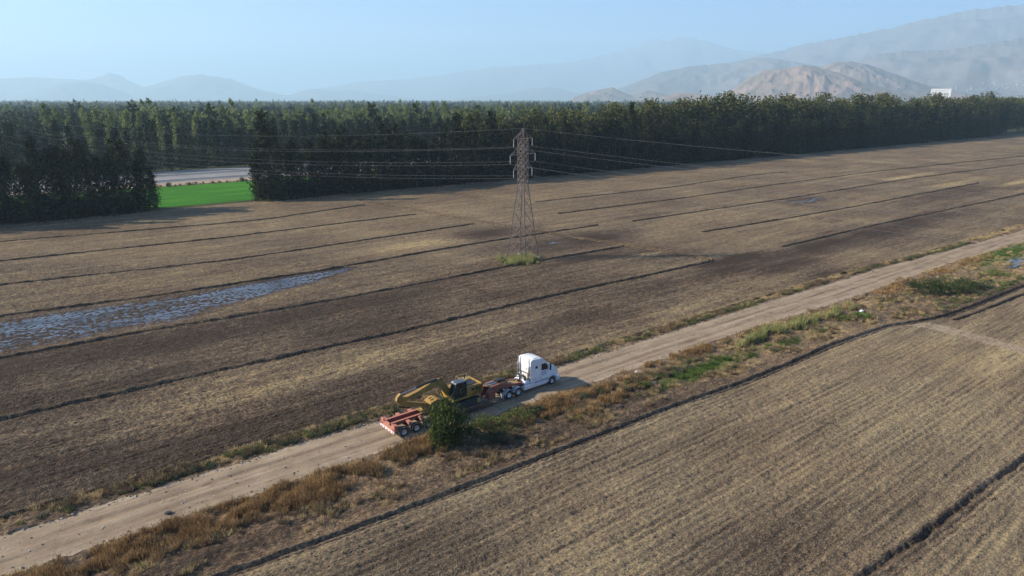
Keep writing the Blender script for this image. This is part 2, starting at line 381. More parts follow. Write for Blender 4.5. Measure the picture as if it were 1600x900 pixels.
def build_land():
    B = 7.2
    lods = [(.12, 60), (.225, 32), (.9, 8), (7.2, 1)]
    U0, U1, V0, V1 = -720, 1512, -504, 252
    nu, nv = int(round((U1 - U0) / B)), int(round((V1 - V0) / B))
    bi, bj = np.meshgrid(np.arange(nu), np.arange(nv), indexing='ij')
    bu = U0 + (bi + .5) * B; bv = V0 + (bj + .5) * B
    X, Y = xy(bu, bv)
    fan = (np.abs(X) < .84 * Y + 14) & (Y > 32)
    cls = np.full(bu.shape, 3)
    cls[fan & (Y < 460)] = 2
    cls[fan & (Y < 150)] = 1
    cls[fan & (Y < 84)] = 0
    acc = {k: [[], [], 0, []] for k in range(7)}
    for L, (s, k) in enumerate(lods):
        I, J = np.nonzero(cls == L)
        if not len(I): continue
        aa, bb = np.meshgrid(np.arange(k), np.arange(k), indexing='ij')
        ci = (I[:, None] * k + aa.ravel()[None]).ravel(); cj = (J[:, None] * k + bb.ravel()[None]).ravel()
        NV = nv * k + 3
        key_in = np.unique(np.concatenate([(ci + a + 1) * NV + (cj + b + 1) for a in (0, 1) for b in (0, 1)]))
        # a ring of extra cells tucked under the neighbours
        cells = ci.astype(np.int64) * NV + cj
        if L < 3:
            ring = np.unique(np.concatenate([cells + a * NV + b for a in (-1, 0, 1) for b in (-1, 0, 1)]))
            ring = np.setdiff1d(ring, cells)
        else: ring = np.zeros(0, dtype=np.int64)
        allc = np.concatenate([cells, ring]); ci = allc // NV; cj = allc % NV
        corners = np.stack([(ci + a + 1) * NV + (cj + b + 1) for a, b in ((0, 0), (1, 0), (1, 1), (0, 1))], 1)
        keys, inv = np.unique(corners, return_inverse=True); inv = inv.reshape(corners.shape)
        u = U0 + (keys // NV - 1) * s; v = V0 + (keys % NV - 1) * s
        reg = region(u, v); z = height(u, v, s, reg)
        inside = np.isin(keys, key_in, assume_unique=True)
        z = np.where(inside, z, z - .14)
        x, y = xy(u, v)
        P = np.stack([x, y, z], 1)
        cr = region(u[inv].mean(1), v[inv].mean(1))
        for r in range(7):
            f = inv[cr == r]
            if not len(f): continue
            used, fi = np.unique(f, return_inverse=True); fi = fi.reshape(f.shape)
            a = acc[r]; a[0].append(P[used]); a[1].append(fi + a[2]); a[2] += len(used); a[3].append(np.stack([u[used], v[used]], 1))
    names = {0: ('plowed_field', 'field'), 1: ('field_track', 'track'), 2: ('road_verge', 'verge'), 3: ('dirt_road', 'road'), 4: ('road_verge', 'verge'), 5: ('plowed_field', 'field2'), 6: ('farm_track', 'track2')}
    labels = {0: 'wide brown tilled field beyond the dirt road', 1: 'pale trampled track crossing the tilled field', 2: 'narrow weedy verge between the road and far field',
              3: 'pale dirt road running diagonally under the truck', 4: 'broad weedy verge between the road and ditch', 5: 'brown harrowed field in the foreground below the ditch', 6: 'pale farm track meeting the ditch at the right edge'}
    for r, (nm, m) in names.items():
        a = acc[r]; UVs = np.concatenate(a[3])
        me = new_mesh(nm, np.concatenate(a[0]), np.concatenate(a[1]), M[m], True)
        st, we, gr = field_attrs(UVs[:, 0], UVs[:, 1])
        if r == 4: st, we, gr = verge_attrs(UVs[:, 0], UVs[:, 1])
        if r == 2: st, we = st * 0 + .1, we * 0
        if r == 3:
            u, v = UVs[:, 0], UVs[:, 1]; c = (v - (at(ROAD_U, u) + at(ROAD_L, u)) / 2) / 3.1; ww = .05 * perlin(u * .08, v * 0)
            we = (np.exp(-((np.abs(c + ww) - .33) / .11) ** 2)) * (.55 + .8 * fbm(u * .12, v * .9, 3)); st = np.exp(-((c + ww) / .10) ** 2) * .7 * (.5 + fbm(u * .1, v, 3)) + sst(.75, 1.0, np.abs(c)) * .5
            pot = sst(.30, .55, fbm(u * .5, v * 1.1, 3)); we = np.clip(we + pot * .6, 0, 1)
        if r == 5:
            u, v = UVs[:, 0], UVs[:, 1]; we = we * 0; st = st * 0
            n = fbm(u * .05, v * .12, 3)
            for (px, py, ru, rv, s) in ((1060, 740, 10, 3, .5), (1290, 760, 8, 3, .8), (1180, 720, 8, 2.5, .4), (1450, 640, 14, 3, .3), (1560, 560, 14, 2.5, 1.1), (1500, 522, 12, 1.6, 1.2), (1580, 850, 8, 4, .6)):
                st = np.maximum(st, s * spot(u, v, px, py, ru, rv) * (1 + n))
            for (px, py, ru, rv, s) in ((700, 850, 16, 5, .45), (1200, 850, 14, 4, .35), (1150, 690, 14, 5, .25)):
                we = np.maximum(we, s * spot(u, v, px, py, ru, rv) * (1 + n))
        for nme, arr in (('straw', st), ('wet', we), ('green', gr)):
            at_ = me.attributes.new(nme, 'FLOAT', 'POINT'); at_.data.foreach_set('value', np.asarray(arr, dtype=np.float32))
        tag(link(nm, me), labels[r], kind='structure')
def verge_attrs(u, v):
    n = fbm(u * .12, v * .3, 3)
    st = .25 + .4 * n; we = np.zeros_like(u); gr = np.zeros_like(u)
    for (px, py, ru, rv, s) in ((1100, 577, 9, 1.6, 1.1), (1060, 590, 5, 1.2, 1.0), (1180, 548, 5, 1.0, .3), (1280, 520, 8, 1.3, .35), (1380, 470, 6, 2, .3), (1560, 405, 14, 3, .9), (1470, 455, 9, 2.6, .5), (1590, 395, 12, 4, .9), (1520, 490, 10, .8, .6)):
        gr = np.maximum(gr, s * spot(u, v, px, py, ru, rv) * (1 + n))
    for (px, py, ru, rv, s) in ((840, 690, 8, 2.2, .45), (720, 740, 10, 1.5, .4), (300, 880, 8, 2, .5), (980, 625, 14, 1.5, .5), (1020, 640, 12, 1.2, .4)):
        we = np.maximum(we, s * spot(u, v, px, py, ru, rv) * (1 + n))
    for (px, py, ru, rv, s) in ((1345, 478, 7, 1.8, 1.5), (1420, 480, 9, 3, .9), (980, 590, 6, 1.0, .9), (500, 790, 7, 1.2, .8), (1180, 530, 4, .6, 1)):
        st = np.maximum(st, s * spot(u, v, px, py, ru, rv) * (1 + .5 * n))
    return st, np.clip(we, 0, 1), np.clip(gr, 0, 1)
build_land()

def flat_attrs(me):
    pass
def grid_strip(name, us, vs, prof, m, label, namp=.08, zoff=0.0, kind='structure', swap=False, wobk=.16):
    """an earthen ridge or trench: profile [(dv, z)] swept along a line, broken up with noise"""
    us = np.asarray(us); vs = np.asarray(vs); K = len(prof)
    dv = np.array([p[0] for p in prof]); pz = np.array([p[1] for p in prof])
    Uc = us[:, None] + 0 * dv[None]; Vc = vs[:, None] + dv[None]
    wob = wobk * perlin(us * .22, vs * 0 + vs[0])[:, None] + .10 * perlin(us * 1.1, vs * 0 + vs[0])[:, None]
    inner = np.ones(K); inner[0] = inner[-1] = 0
    Vc = Vc + wob * 1.0
    amp = 1 + .45 * perlin(us * .5, vs * 0 + 3.3)[:, None]
    Z = pz[None] * amp + namp * inner[None] * (perlin(Uc * 1.7, Vc * 3.1) + .7 * perlin(Uc * 4, Vc * 6)) + zoff
    Z[:, 0] = Z[:, -1] = -.12
    X, Y = xy(Vc, Uc) if swap else xy(Uc, Vc)
    V = np.stack([X, Y, Z], -1).reshape(-1, 3); n = len(us)
    i, j = np.meshgrid(np.arange(n - 1), np.arange(K - 1), indexing='ij')
    F = np.stack([i * K + j, (i + 1) * K + j, (i + 1) * K + j + 1, i * K + j + 1], -1).reshape(-1, 4)
    me = new_mesh(name, V, F, m, False)
    for nm in ('straw', 'wet', 'green'):
        a = me.attributes.new(nm, 'FLOAT', 'POINT')
    return tag(link(name, me), label, kind=kind)
BUND = [(-.7, 0), (-.46, .02), (-.28, .30), (-.08, .44), (.12, .38), (.38, .17), (.62, .03), (.85, 0)]
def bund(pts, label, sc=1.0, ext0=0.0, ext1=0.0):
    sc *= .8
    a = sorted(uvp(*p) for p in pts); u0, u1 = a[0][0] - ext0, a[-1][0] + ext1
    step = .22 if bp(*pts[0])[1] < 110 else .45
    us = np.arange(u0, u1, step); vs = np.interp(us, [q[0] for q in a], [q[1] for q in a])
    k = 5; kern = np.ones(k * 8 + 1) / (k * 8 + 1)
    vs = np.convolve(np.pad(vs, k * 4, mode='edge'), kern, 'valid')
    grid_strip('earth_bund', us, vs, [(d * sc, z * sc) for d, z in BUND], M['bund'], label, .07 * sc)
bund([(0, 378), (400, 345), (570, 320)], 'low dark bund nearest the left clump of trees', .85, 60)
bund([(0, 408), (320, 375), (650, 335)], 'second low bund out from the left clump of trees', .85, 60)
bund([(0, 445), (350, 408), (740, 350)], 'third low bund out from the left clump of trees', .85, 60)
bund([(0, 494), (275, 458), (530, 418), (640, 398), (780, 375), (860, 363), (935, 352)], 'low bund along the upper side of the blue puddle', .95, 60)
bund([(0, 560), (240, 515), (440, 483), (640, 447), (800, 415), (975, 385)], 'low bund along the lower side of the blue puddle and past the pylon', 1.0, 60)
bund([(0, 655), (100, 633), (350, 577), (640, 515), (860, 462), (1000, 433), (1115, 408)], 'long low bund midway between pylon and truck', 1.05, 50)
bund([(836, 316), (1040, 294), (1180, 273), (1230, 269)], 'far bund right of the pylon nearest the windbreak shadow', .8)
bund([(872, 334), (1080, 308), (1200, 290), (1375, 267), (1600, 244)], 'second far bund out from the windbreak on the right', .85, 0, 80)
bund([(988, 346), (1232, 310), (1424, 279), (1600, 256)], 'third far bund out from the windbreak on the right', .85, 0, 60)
bund([(1097, 363), (1292, 331), (1529, 286)], 'bund across the field just above the dark wet and shadow-tinted patch', .95)
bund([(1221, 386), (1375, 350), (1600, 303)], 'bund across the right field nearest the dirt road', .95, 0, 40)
us = np.concatenate([np.arange(-60, 110, .22), np.arange(110, 420, .5)])
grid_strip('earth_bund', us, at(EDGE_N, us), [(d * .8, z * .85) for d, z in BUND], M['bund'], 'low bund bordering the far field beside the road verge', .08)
vv_ = np.arange(93, 236, .4)
for off, lb in ((-.75, 'dark ridge on the left edge of the track crossing the field'), (.75, 'dark ridge on the right edge of the track crossing the field')):
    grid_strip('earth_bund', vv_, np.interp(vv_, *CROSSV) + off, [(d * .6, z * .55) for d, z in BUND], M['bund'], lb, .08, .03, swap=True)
us = np.concatenate([np.arange(-30, 128, .2), np.arange(128, 300, .5)])
DP = [(-1.35, 0), (-1.0, .09), (-.78, .08), (-.55, -.2), (-.3, -.55), (.1, -.62), (.36, -.52), (.55, .12), (.75, .32), (1.0, .26), (1.3, .08), (1.6, 0)]
grid_strip('irrigation_ditch', us, at(DITCH, us), [(d * .46, z * .62) for d, z in DP], M['ditch'], 'narrow dug ditch between the road verge and foreground field', .05, .03, wobk=.06)
us = np.arange(20, 170, .2)
TP = [(-2.6, 0), (-2.2, .05), (-1.9, -.02), (-1.55, -.30), (-1.2, .05), (-.85, .16), (-.55, -.1), (-.25, -.55), (.2, -.55), (.5, -.1), (.8, .22), (1.1, .16), (1.5, 0)]
grid_strip('irrigation_ditch', us, np.interp(us, [0, 50, 62, 72, 81, 300], [21.5, 18.8, 18.1, 17.8, 17.3, 4]), [(d * .58, z * .62) for d, z in TP], M['ditch'], 'dark double furrow cutting the corner of the foreground field', .06, .03, wobk=.06)
us = np.arange(126, 240, .3)
grid_strip('earth_bund', us, np.interp(us, [126, 134, 150, 240], [40.4, 39.6, 38.9, 35]), [(d * .7, z * .7) for d, z in BUND], M['bund'], 'small ridge below the ditch at the right edge', .06)

# standing water: one level sheet lying in the low part of the field
def water_sheet(name, u0, u1, v0, v1, z, label):
    us = np.linspace(u0, u1, 30); vs = np.linspace(v0, v1, 8)
    I, J = np.meshgrid(us, vs, indexing='ij'); X, Y = xy(I, J)
    V = np.stack([X, Y, X * 0 + z], -1).reshape(-1, 3); i, j = np.meshgrid(np.arange(29), np.arange(7), indexing='ij')
    F = np.stack([i * 8 + j, (i + 1) * 8 + j, (i + 1) * 8 + j + 1, i * 8 + j + 1], -1).reshape(-1, 4)
    tag(link(name, new_mesh(name, V, F, M['water'])), label, kind='structure')
water_sheet('puddle_water', -110, 80, 118.5, 140, -.115, 'long shallow bluish puddle lying in the left of the field')
a, b = uvp(1262, 313); water_sheet('puddle_water', a - 30, a + 30, b - 9, b + 9, -.11, 'small pale puddle in the right part of the field')
a, b = uvp(870, 378); water_sheet('puddle_water', a - 20, a + 16, b - 6, b + 6, -.095, 'faint wet puddle just right of the pylon')

# the plain that carries everything out to the horizon
def build_ground():
    ax = np.concatenate([-np.geomspace(13500, 900, 12), np.linspace(-800, 1600, 25), np.geomspace(1700, 13500, 12)])
    ay = np.concatenate([[-1200, -900], np.linspace(-700, 1600, 30), np.geomspace(1750, 13500, 12)])
    ay = np.unique(np.concatenate([ay, [W_V - 12, W_V - 1.5]]))
    U, Vv = np.meshgrid(ax, ay, indexing='ij')
    inside = (U > -740) & (U < 1530) & (Vv > -520) & (Vv < W_V - 1)
    Z = np.where(inside, -1.5, -.03)
    X, Y = xy(U, Vv); V = np.stack([X, Y, Z], -1).reshape(-1, 3); n, k = U.shape
    i, j = np.meshgrid(np.arange(n - 1), np.arange(k - 1), indexing='ij')
    F = np.stack([i * k + j, (i + 1) * k + j, (i + 1) * k + j + 1, i * k + j + 1], -1).reshape(-1, 4)
    tag(link('ground', new_mesh('ground', V, F, M['ground'])), 'flat valley floor reaching to the mountains', kind='structure')
build_ground()

def uv_sheet(name, quad_uv, z, m, label, n=24, k=6, kind='structure'):
    q = np.array(quad_uv, dtype=float)
    s, t = np.meshgrid(np.linspace(0, 1, n), np.linspace(0, 1, k), indexing='ij'); s = s[..., None]; t = t[..., None]
    P = (q[0] * (1 - s) + q[1] * s) * (1 - t) + (q[3] * (1 - s) + q[2] * s) * t
    X, Y = xy(P[..., 0], P[..., 1]); V = np.stack([X, Y, X * 0 + z], -1).reshape(-1, 3)
    i, j = np.meshgrid(np.arange(n - 1), np.arange(k - 1), indexing='ij')
    F = np.stack([i * k + j, (i + 1) * k + j, (i + 1) * k + j + 1, i * k + j + 1], -1).reshape(-1, 4)
    return tag(link(name, new_mesh(name, V, F, m)), label, kind=kind)
uv_sheet('crop_field', [(-70, 257), (118, 257), (124, 318), (-70, 318)], .05, M['crop'], 'bright green crop field seen through the gap in the trees', 30, 10)
M['bank'] = simple('dry_bank_earth', (.30, .22, .14), .95, 0, .25, .3, .1)
M['asphalt'] = simple('weathered_asphalt', (.085, .088, .094), .8, 0, .15, .08)
M['gravel'] = simple('pale_gravel', (.21, .205, .195), .9, 0, .15, .12)
M['white_paint'] = simple('road_paint', (.75, .75, .72), .7, 0, .05, 1)
uv_sheet('dirt_bank', [(-260, 320), (520, 324), (520, 336), (-260, 331)], .07, M['bank'], 'tan earth bank between the crop and the highway', 60, 3)
uv_sheet('highway_shoulder', [(-260, 331), (520, 336), (520, 390), (-260, 386)], .06, M['gravel'], 'pale gravel shoulder and median of the highway', 60, 3)
uv_sheet('highway', [(-260, 333), (520, 338), (520, 350), (-260, 345)], .09, M['asphalt'], 'near grey carriageway of the highway beyond the crop', 60, 3)
uv_sheet('highway', [(-260, 358), (520, 363), (520, 374), (-260, 369)], .09, M['asphalt'], 'far grey carriageway of the highway below dark trees', 60, 3)
for k, dv in enumerate((334, 344.3, 359, 368.3)):
    uv_sheet('road_marking', [(-260, dv), (520, dv + 5), (520, dv + 5.3), (-260, dv + .3)], .11, M['white_paint'], ['white edge line nearest the crop field', 'white edge line on the far side of the near carriageway', 'white edge line on the near side of the far carriageway', 'white edge line nearest the dark roadside trees'][k], 60, 2)

# ------------------------------------------------------------------ mountains
def hill_material(name, rock, scrub, th=.5):
    m, nt, b = mat(name); n = NT(nt); v = n.mapping(0)
    p = n.noise(v, .003, 9, .7); q = n.noise(v, .0008, 5, .6)
    t = n.math('ADD', n.math('MULTIPLY', p, .65), n.math('MULTIPLY', q, .35))
    col = n.ramp(t, [(th - .07, scrub), (th, tuple((a + c) / 2 for a, c in zip(rock, scrub))), (th + .07, rock)])
    nt.links.new(col, b.inputs['Base Color']); b.inputs['Roughness'].default_value = 1; b.inputs['Specular IOR Level'].default_value = 0
    nt.links.new(n.bump(p, 22), b.inputs['Normal'])
    return m
M['hill_red'] = hill_material('reddish_hill', (.30, .205, .16), (.15, .13, .10), .51)
M['hill_grey'] = hill_material('scrub_hill', (.215, .190, .180), (.150, .150, .145), .52)
def mountain(pts, D, m, label, depth=None, name='mountain', rough=.10, seed=0.0, ns=300, nt=64):
    px = np.linspace(pts[0][0], pts[-1][0], ns)
    # smooth the surveyed outline and add small crags
    py = np.interp(px, [p[0] for p in pts], [p[1] for p in pts])
    kern = np.hanning(7); kern /= kern.sum(); py = np.convolve(np.pad(py, 3, mode='edge'), kern, 'valid')
    hpx = 154.0
    edge = np.minimum(np.arange(ns), np.arange(ns)[::-1]) / ns
    crag = fbm(px * .06 + seed, px * 0 + seed, 4) * (hpx - py) * .05
    kw = np.hanning(45); kw /= kw.sum(); pys = np.convolve(np.pad(py, 22, mode='edge'), kw, 'valid')
    az = np.arctan((px - 800) / FPX)
    # height that shows at that pixel row for a point at ground distance D
    yy = (py - crag - 450) / FPX
    dn = yy * math.cos(PITCH) + math.sin(PITCH); fw = math.cos(PITCH) - yy * math.sin(PITCH)
    Fd = D * np.cos(az)
    Hh = np.maximum(CAM_H - Fd * dn / fw, 0) + 20
    dns = (pys - 450) / FPX; Hs = np.maximum(CAM_H - Fd * (dns * math.cos(PITCH) + math.sin(PITCH)) / (math.cos(PITCH) - dns * math.sin(PITCH)), 0) + 20
    Xr = (px - 800) / FPX * (Fd * math.cos(PITCH) + (CAM_H - Hh) * math.sin(PITCH))
    rad = np.stack([Xr, Fd], 1); rad /= np.linalg.norm(rad, axis=1)[:, None]
    hm = Hh.max(); depth = depth or hm * 2.4
    t = np.linspace(-1, 1, nt)
    T, S = np.meshgrid(t, np.arange(ns), indexing='xy')
    off = T * depth
    X = Xr[:, None] + rad[:, :1] * off; Y = Fd[:, None] + rad[:, 1:] * off
    wp = .22 * fbm(X / (hm * .9 + 200) + seed, Y / (hm * .9 + 200) + 5, 4) * np.sin(np.pi * np.clip(np.abs(T), 0, 1))
    prof = np.clip(1 - np.abs(np.clip(T + wp, -1, 1)), 0, 1) ** 1.1
    # widen low parts; spurs and gullies run down the slopes
    sp = .6 * fbm(X / (hm * .9 + 100) + seed + .5 * Y / (hm + 100), Y / (hm * .8 + 100), 4, True) + .4 * fbm(X / (hm * .5) + seed, Y / (hm * .6), 3, True)
    bell = np.sin(np.pi * np.clip(np.abs(T), 0, 1)) 
    Z = Hs[:, None] * prof + (Hh - Hs)[:, None] * np.exp(-(T / .10) ** 2) + bell * rough * Hh[:, None] * (sp - .15) * 1.6
    side = sst(0, .04, np.minimum(S, ns - 1 - S) / ns)
    Z = Z * side - 6
    V = np.stack([X, Y, Z], -1).reshape(-1, 3)
    i, j = np.meshgrid(np.arange(ns - 1), np.arange(nt - 1), indexing='ij')
    F = np.stack([i * nt + j, (i + 1) * nt + j, (i + 1) * nt + j + 1, i * nt + j + 1], -1).reshape(-1, 4)
    return tag(link(name, new_mesh(name, V, F, m, True)), label, kind='structure')
mountain([(-250, 118), (-80, 124), (0, 123), (55, 121), (100, 124), (140, 125), (160, 118), (172, 114), (185, 117), (200, 126), (225, 137), (330, 150)], 21600, M['hill_grey'], 'pale far hills with a small pointed peak at left', seed=1)
mountain([(10, 155), (60, 143), (95, 131), (130, 129), (160, 133), (190, 144), (220, 156)], 17640, M['hill_grey'], 'low rounded hill left of the double hill', seed=2)
mountain([(170, 152), (200, 143), (240, 133), (285, 119), (315, 116), (338, 121), (360, 123), (385, 134), (410, 142), (450, 151), (470, 143), (490, 139), (530, 143), (548, 140), (590, 148), (660, 156)], 19440, M['hill_grey'], 'broad hazy hill with a rounded summit at left', seed=3)
mountain([(460, 146), (560, 128), (640, 124), (700, 116), (770, 105), (830, 102), (900, 96), (960, 82), (1000, 72), (1022, 59), (1045, 64), (1072, 56), (1100, 62), (1150, 78), (1210, 82), (1270, 78), (1400, 90)], 24500, M['hill_grey'], 'very pale high range with twin tops in the middle distance', seed=4, depth=3200)
mountain([(1130, 100), (1210, 82), (1260, 68), (1300, 62), (1330, 56), (1400, 42), (1450, 30), (1520, 14), (1600, 6), (1750, -6), (1950, 10), (2100, 40)], 14200, M['hill_grey'], 'highest hazy mountain rising at the right edge', seed=5, depth=2900)
mountain([(700, 156), (760, 150), (800, 146), (835, 138), (860, 137), (885, 142), (930, 152), (960, 156)], 17100, M['hill_grey'], 'faint low hill near the middle of the skyline', seed=6)
mountain([(930, 154), (990, 131), (1035, 113), (1090, 103), (1140, 99), (1175, 92), (1200, 91), (1240, 97), (1290, 106), (1350, 125), (1420, 150)], 10620, M['hill_grey'], 'long grey hill behind the reddish hill', seed=7)
FOOTHILL = mountain([(1240, 150), (1290, 118), (1330, 100), (1370, 86), (1420, 80), (1480, 79), (1560, 66), (1640, 55), (1760, 48), (1900, 60)], 9720, M['hill_grey'], 'scrubby grey foothill below the highest mountain', seed=8)
mountain([(1230, 150), (1270, 112), (1300, 100), (1330, 97), (1360, 104), (1400, 118), (1440, 133), (1500, 146), (1560, 156)], 7740, M['hill_red'], 'reddish brown ridge trailing to the right', seed=9, rough=.2)
mountain([(1110, 156), (1140, 146), (1165, 126), (1195, 113), (1230, 109), (1255, 104), (1275, 107), (1310, 116), (1345, 130), (1390, 142), (1440, 154)], 6300, M['hill_red'], 'nearest reddish brown bare hill behind the windbreak', seed=10, rough=.22)
mountain([(890, 156), (915, 147), (935, 142), (957, 138), (975, 147), (990, 152), (1010, 143), (1035, 148), (1055, 154)], 8280, M['hill_red'], 'small pair of brown knolls left of the reddish hill', seed=11, rough=.2)
mountain([(1035, 154), (1060, 148), (1090, 149), (1120, 154)], 5400, M['hill_red'], 'low tan rise behind the poplars', seed=12)

# ------------------------------------------------------------------ trees
def leaf_quads(P, size, flat=.0, aspect=1.5, up=None):
    n = len(P); a = rng.normal(size=(n, 3)); a /= np.linalg.norm(a, axis=1)[:, None]
    if up is not None: a = a * (1 - up) + np.array([0, 0, 1.]) * up; a /= np.linalg.norm(a, axis=1)[:, None]
    b = np.cross(a, rng.normal(size=(n, 3))); b /= np.linalg.norm(b, axis=1)[:, None]
    s = (size * (.6 + .8 * rng.random(n)))[:, None]
    a = a * s * aspect * .5; b = b * s * .5
    k = rng.random((n, 1)) * .4 + .3
    V = np.stack([P - a, P + b * k * 1.6, P + a, P - b * k * 1.6], 1).reshape(-1, 3)
    F = np.arange(4 * n).reshape(-1, 4); return V, F
def tube(pts, rads, seg=6):
    V = []; F = []
    pts = [Vector(p) for p in pts]
    for i, p in enumerate(pts):
        d = (pts[min(i + 1, len(pts) - 1)] - pts[max(i - 1, 0)]).normalized()
        q = d.to_track_quat('Z', 'Y')
        for k in range(seg):
            a = 2 * math.pi * k / seg
            V.append(p + q @ Vector((math.cos(a) * rads[i], math.sin(a) * rads[i], 0)))
    for i in range(len(pts) - 1):
        for k in range(seg):
            F.append((i * seg + k, i * seg + (k + 1) % seg, (i + 1) * seg + (k + 1) % seg, (i + 1) * seg + k))
    F.append(tuple(range(seg))[::-1]); F.append(tuple(range((len(pts) - 1) * seg, len(pts) * seg)))
    return [tuple(v) for v in V], F
def join_vf(parts):
    V = []; F = []
    for v, f in parts:
        o = len(V); V += [tuple(map(float, q)) for q in v]; F += [tuple(int(i) + o for i in q) for q in f]
    return V, F
def crown_mesh(h, r, z0, prof, ncl, nleaf, size, csz, m, spread=.75, up=None, name='crown', lean=0.3):
    """clumps of leaves through the crown volume; prof(t) is the radius share at height share t"""
    P = []
    for c in range(ncl):
        t = (c + rng.random()) / ncl; t = t ** .92
        rr = r * prof(t) * (.30 + .70 * rng.random() ** .5) * (1 + .25 * rng.normal() * .5)
        a = rng.random() * 2 * np.pi
        ctr = np.array([math.cos(a) * rr, math.sin(a) * rr, z0 + t * (h - z0)])
        k = csz * (.6 + .8 * rng.random()) * (.55 + .45 * prof(t))
        P.append(ctr + rng.normal(size=(nleaf, 3)) * k * np.array([1, 1, lean + .6]) * .5)
    P = np.concatenate(P); P[:, 2] = np.maximum(P[:, 2], z0 * .4)
    V, F = leaf_quads(P, np.full(len(P), size), up=up)
    return new_mesh(name, V, F, m)
def trunk_mesh(h, r, m, limbs=7, lr=2.2, z0=2.0):
    parts = [tube([(0, 0, -.3), (.02 * h * rng.normal() * .4, .0, h * .35), (.02 * h * rng.normal() * .5, .01 * h * rng.normal(), h * .7), (0, 0, h * .96)], [r, r * .75, r * .42, r * .06], 7)]
    for i in range(limbs):
        z = z0 + (h * .85 - z0) * (i + rng.random()) / limbs; a = rng.random() * 6.28
        L = lr * (1.1 - z / h * .7)
        parts.append(tube([(0, 0, z), (math.cos(a) * L * .5, math.sin(a) * L * .5, z + L * .3), (math.cos(a) * L, math.sin(a) * L, z + L * .8)], [r * .3 * (1.1 - z / h), r * .18, r * .05], 4))
    V, F = join_vf(parts); return new_mesh('trunk', V, F, m)
def conif(t): return (1 - t ** 1.9) ** .85 * (.80 + .2 * math.sin(min(1, t * 4) * 1.57)) * (.9 if t > .06 else .75)
def roundp(t): return max(.30, math.sin(math.pi * min(1, .16 + .74 * t)) ** .55)
def popp(t): return (1 - t ** 3) ** .9 * (.65 + .35 * min(1, t * 3))
def make_tree(name, h, r, z0, prof, ncl, nl, size, csz, fm, bm_, tr, **k):
    e = empty(name, (0, 0, 0))
    link('crown', crown_mesh(h, r, z0, prof, ncl, nl, size, csz, fm, **k), e)
    link('trunk', trunk_mesh(h, tr, bm_, 7, r * .8, z0), e)
    return e
dark_p = [make_tree('windbreak_tree', h, r, z0, conif, 80, 24, .62, 2.3, M['fol_dark'], M['bark'], .26) for h, r, z0 in ((26, 3.2, .8), (24, 3.7, 1.4), (29, 2.9, .6), (21.5, 3.6, 2.0), (26.5, 3.1, 2.6), (23, 2.7, .8))]
bro_p = [make_tree('broadleaf_tree', h, r, 4, roundp, 84, 24, .85, 3.6, M['fol_olive'], M['bark'], .4) for h, r in ((24, 6.5), (26.5, 5.8))]
pop_p = [make_tree('poplar_tree', h, r, 2, popp, 46, 18, .75, 1.9, M['fol_poplar'], M['palebark'], .25, lean=.9) for h, r in ((25, 2.0), (23, 2.5), (27, 1.8))]
used = {}
def plant(protos, u, v, sc, label, cat, group, nm=None, z=0.0, loc=None):
    i = random.randrange(len(protos)); p = protos[i]
    if id(p) in used: o = copy_tree(p)
    else: o = p; used[id(p)] = 1
    x, y = xy(u, v)
    o.location = (x, y, z); o.rotation_euler = (0, 0, random.random() * 6.28)
    s = sc * random.uniform(.9, 1.1); w = random.uniform(.9, 1.15)
    o.scale = (s * w, s * w, s)
    tag(o, label, cat, group); return o
# windbreak on the left of the gap
uL = uvp(235, 328)[0]; uR = uvp(396, 314)[0]
us_ = list(np.arange(-28, uL + 1.5, 3.9))
for k, u in enumerate(us_):
    last = k == len(us_) - 1
    plant(dark_p, u + random.uniform(-.5, .5), W_V + random.uniform(-1.2, 1.2), random.choice([.76, .82, .88, .96]) * (.72 if last else 1) * (1.0 if k < len(us_) - 2 else .94),
          'shorter end tree of the left clump beside the green crop' if last else 'tall dark evergreen standing in the left clump of the windbreak', 'tree',
          None if last else 'dark evergreens in the left clump')
    if k % 2 == 0 and not last: plant(dark_p, u + 2, W_V + 6 + random.uniform(-1, 1), .78, 'dark evergreen in the back row of the left clump', 'tree', 'back row of the left clump')
# main windbreak
u = uR + 1.2; k = 0
while u < 820:
    first = k == 0
    sc = random.choice([.74, .80, .84, .90, .96, 1.04]) * (1 + .05 * math.sin(u * .05))
    lab = 'dark leafy end tree of the long windbreak beside the green crop' if first else 'tall dark evergreen in the front row of the long windbreak'
    plant(dark_p, u, W_V + random.uniform(-1.0, 1.0) - (0 if u < 400 else 0), sc * (.92 if first else 1), lab, 'tree', None if first else 'front row of the long windbreak')
    u += 4.1 * random.uniform(.85, 1.15) * (1 if u < 330 else 1.25); k += 1
u = uR + 6; 
while u < 860:
    plant(dark_p, u, W_V + 9 + random.uniform(-1.5, 1.5), random.uniform(.82, 1.02), 'dark evergreen standing in the second row of the long windbreak', 'tree', 'second row of the long windbreak')
    u += 6.5 * random.uniform(.8, 1.2)
u = 190
while u < 1000:
    plant(bro_p, u, W_V + 24 + random.uniform(-4, 4), random.uniform(.93, 1.07) * float(np.interp(u, [190, 300, 420, 1000], [1.05, 1.18, 1.32, 1.32])), 'round olive brown tree rising behind the right half of the windbreak', 'tree', 'round trees behind the windbreak')
    u += 8.5 * random.uniform(.7, 1.3)
# dark roadside trees beyond the highway
u = -6
while u < 300:
    plant(dark_p, u, 394 + random.uniform(-3, 3), random.uniform(.76, .98), 'dark evergreen beyond the highway seen over the gap', 'tree', 'dark trees beyond the highway')
    u += 6.0 * random.uniform(.8, 1.2)
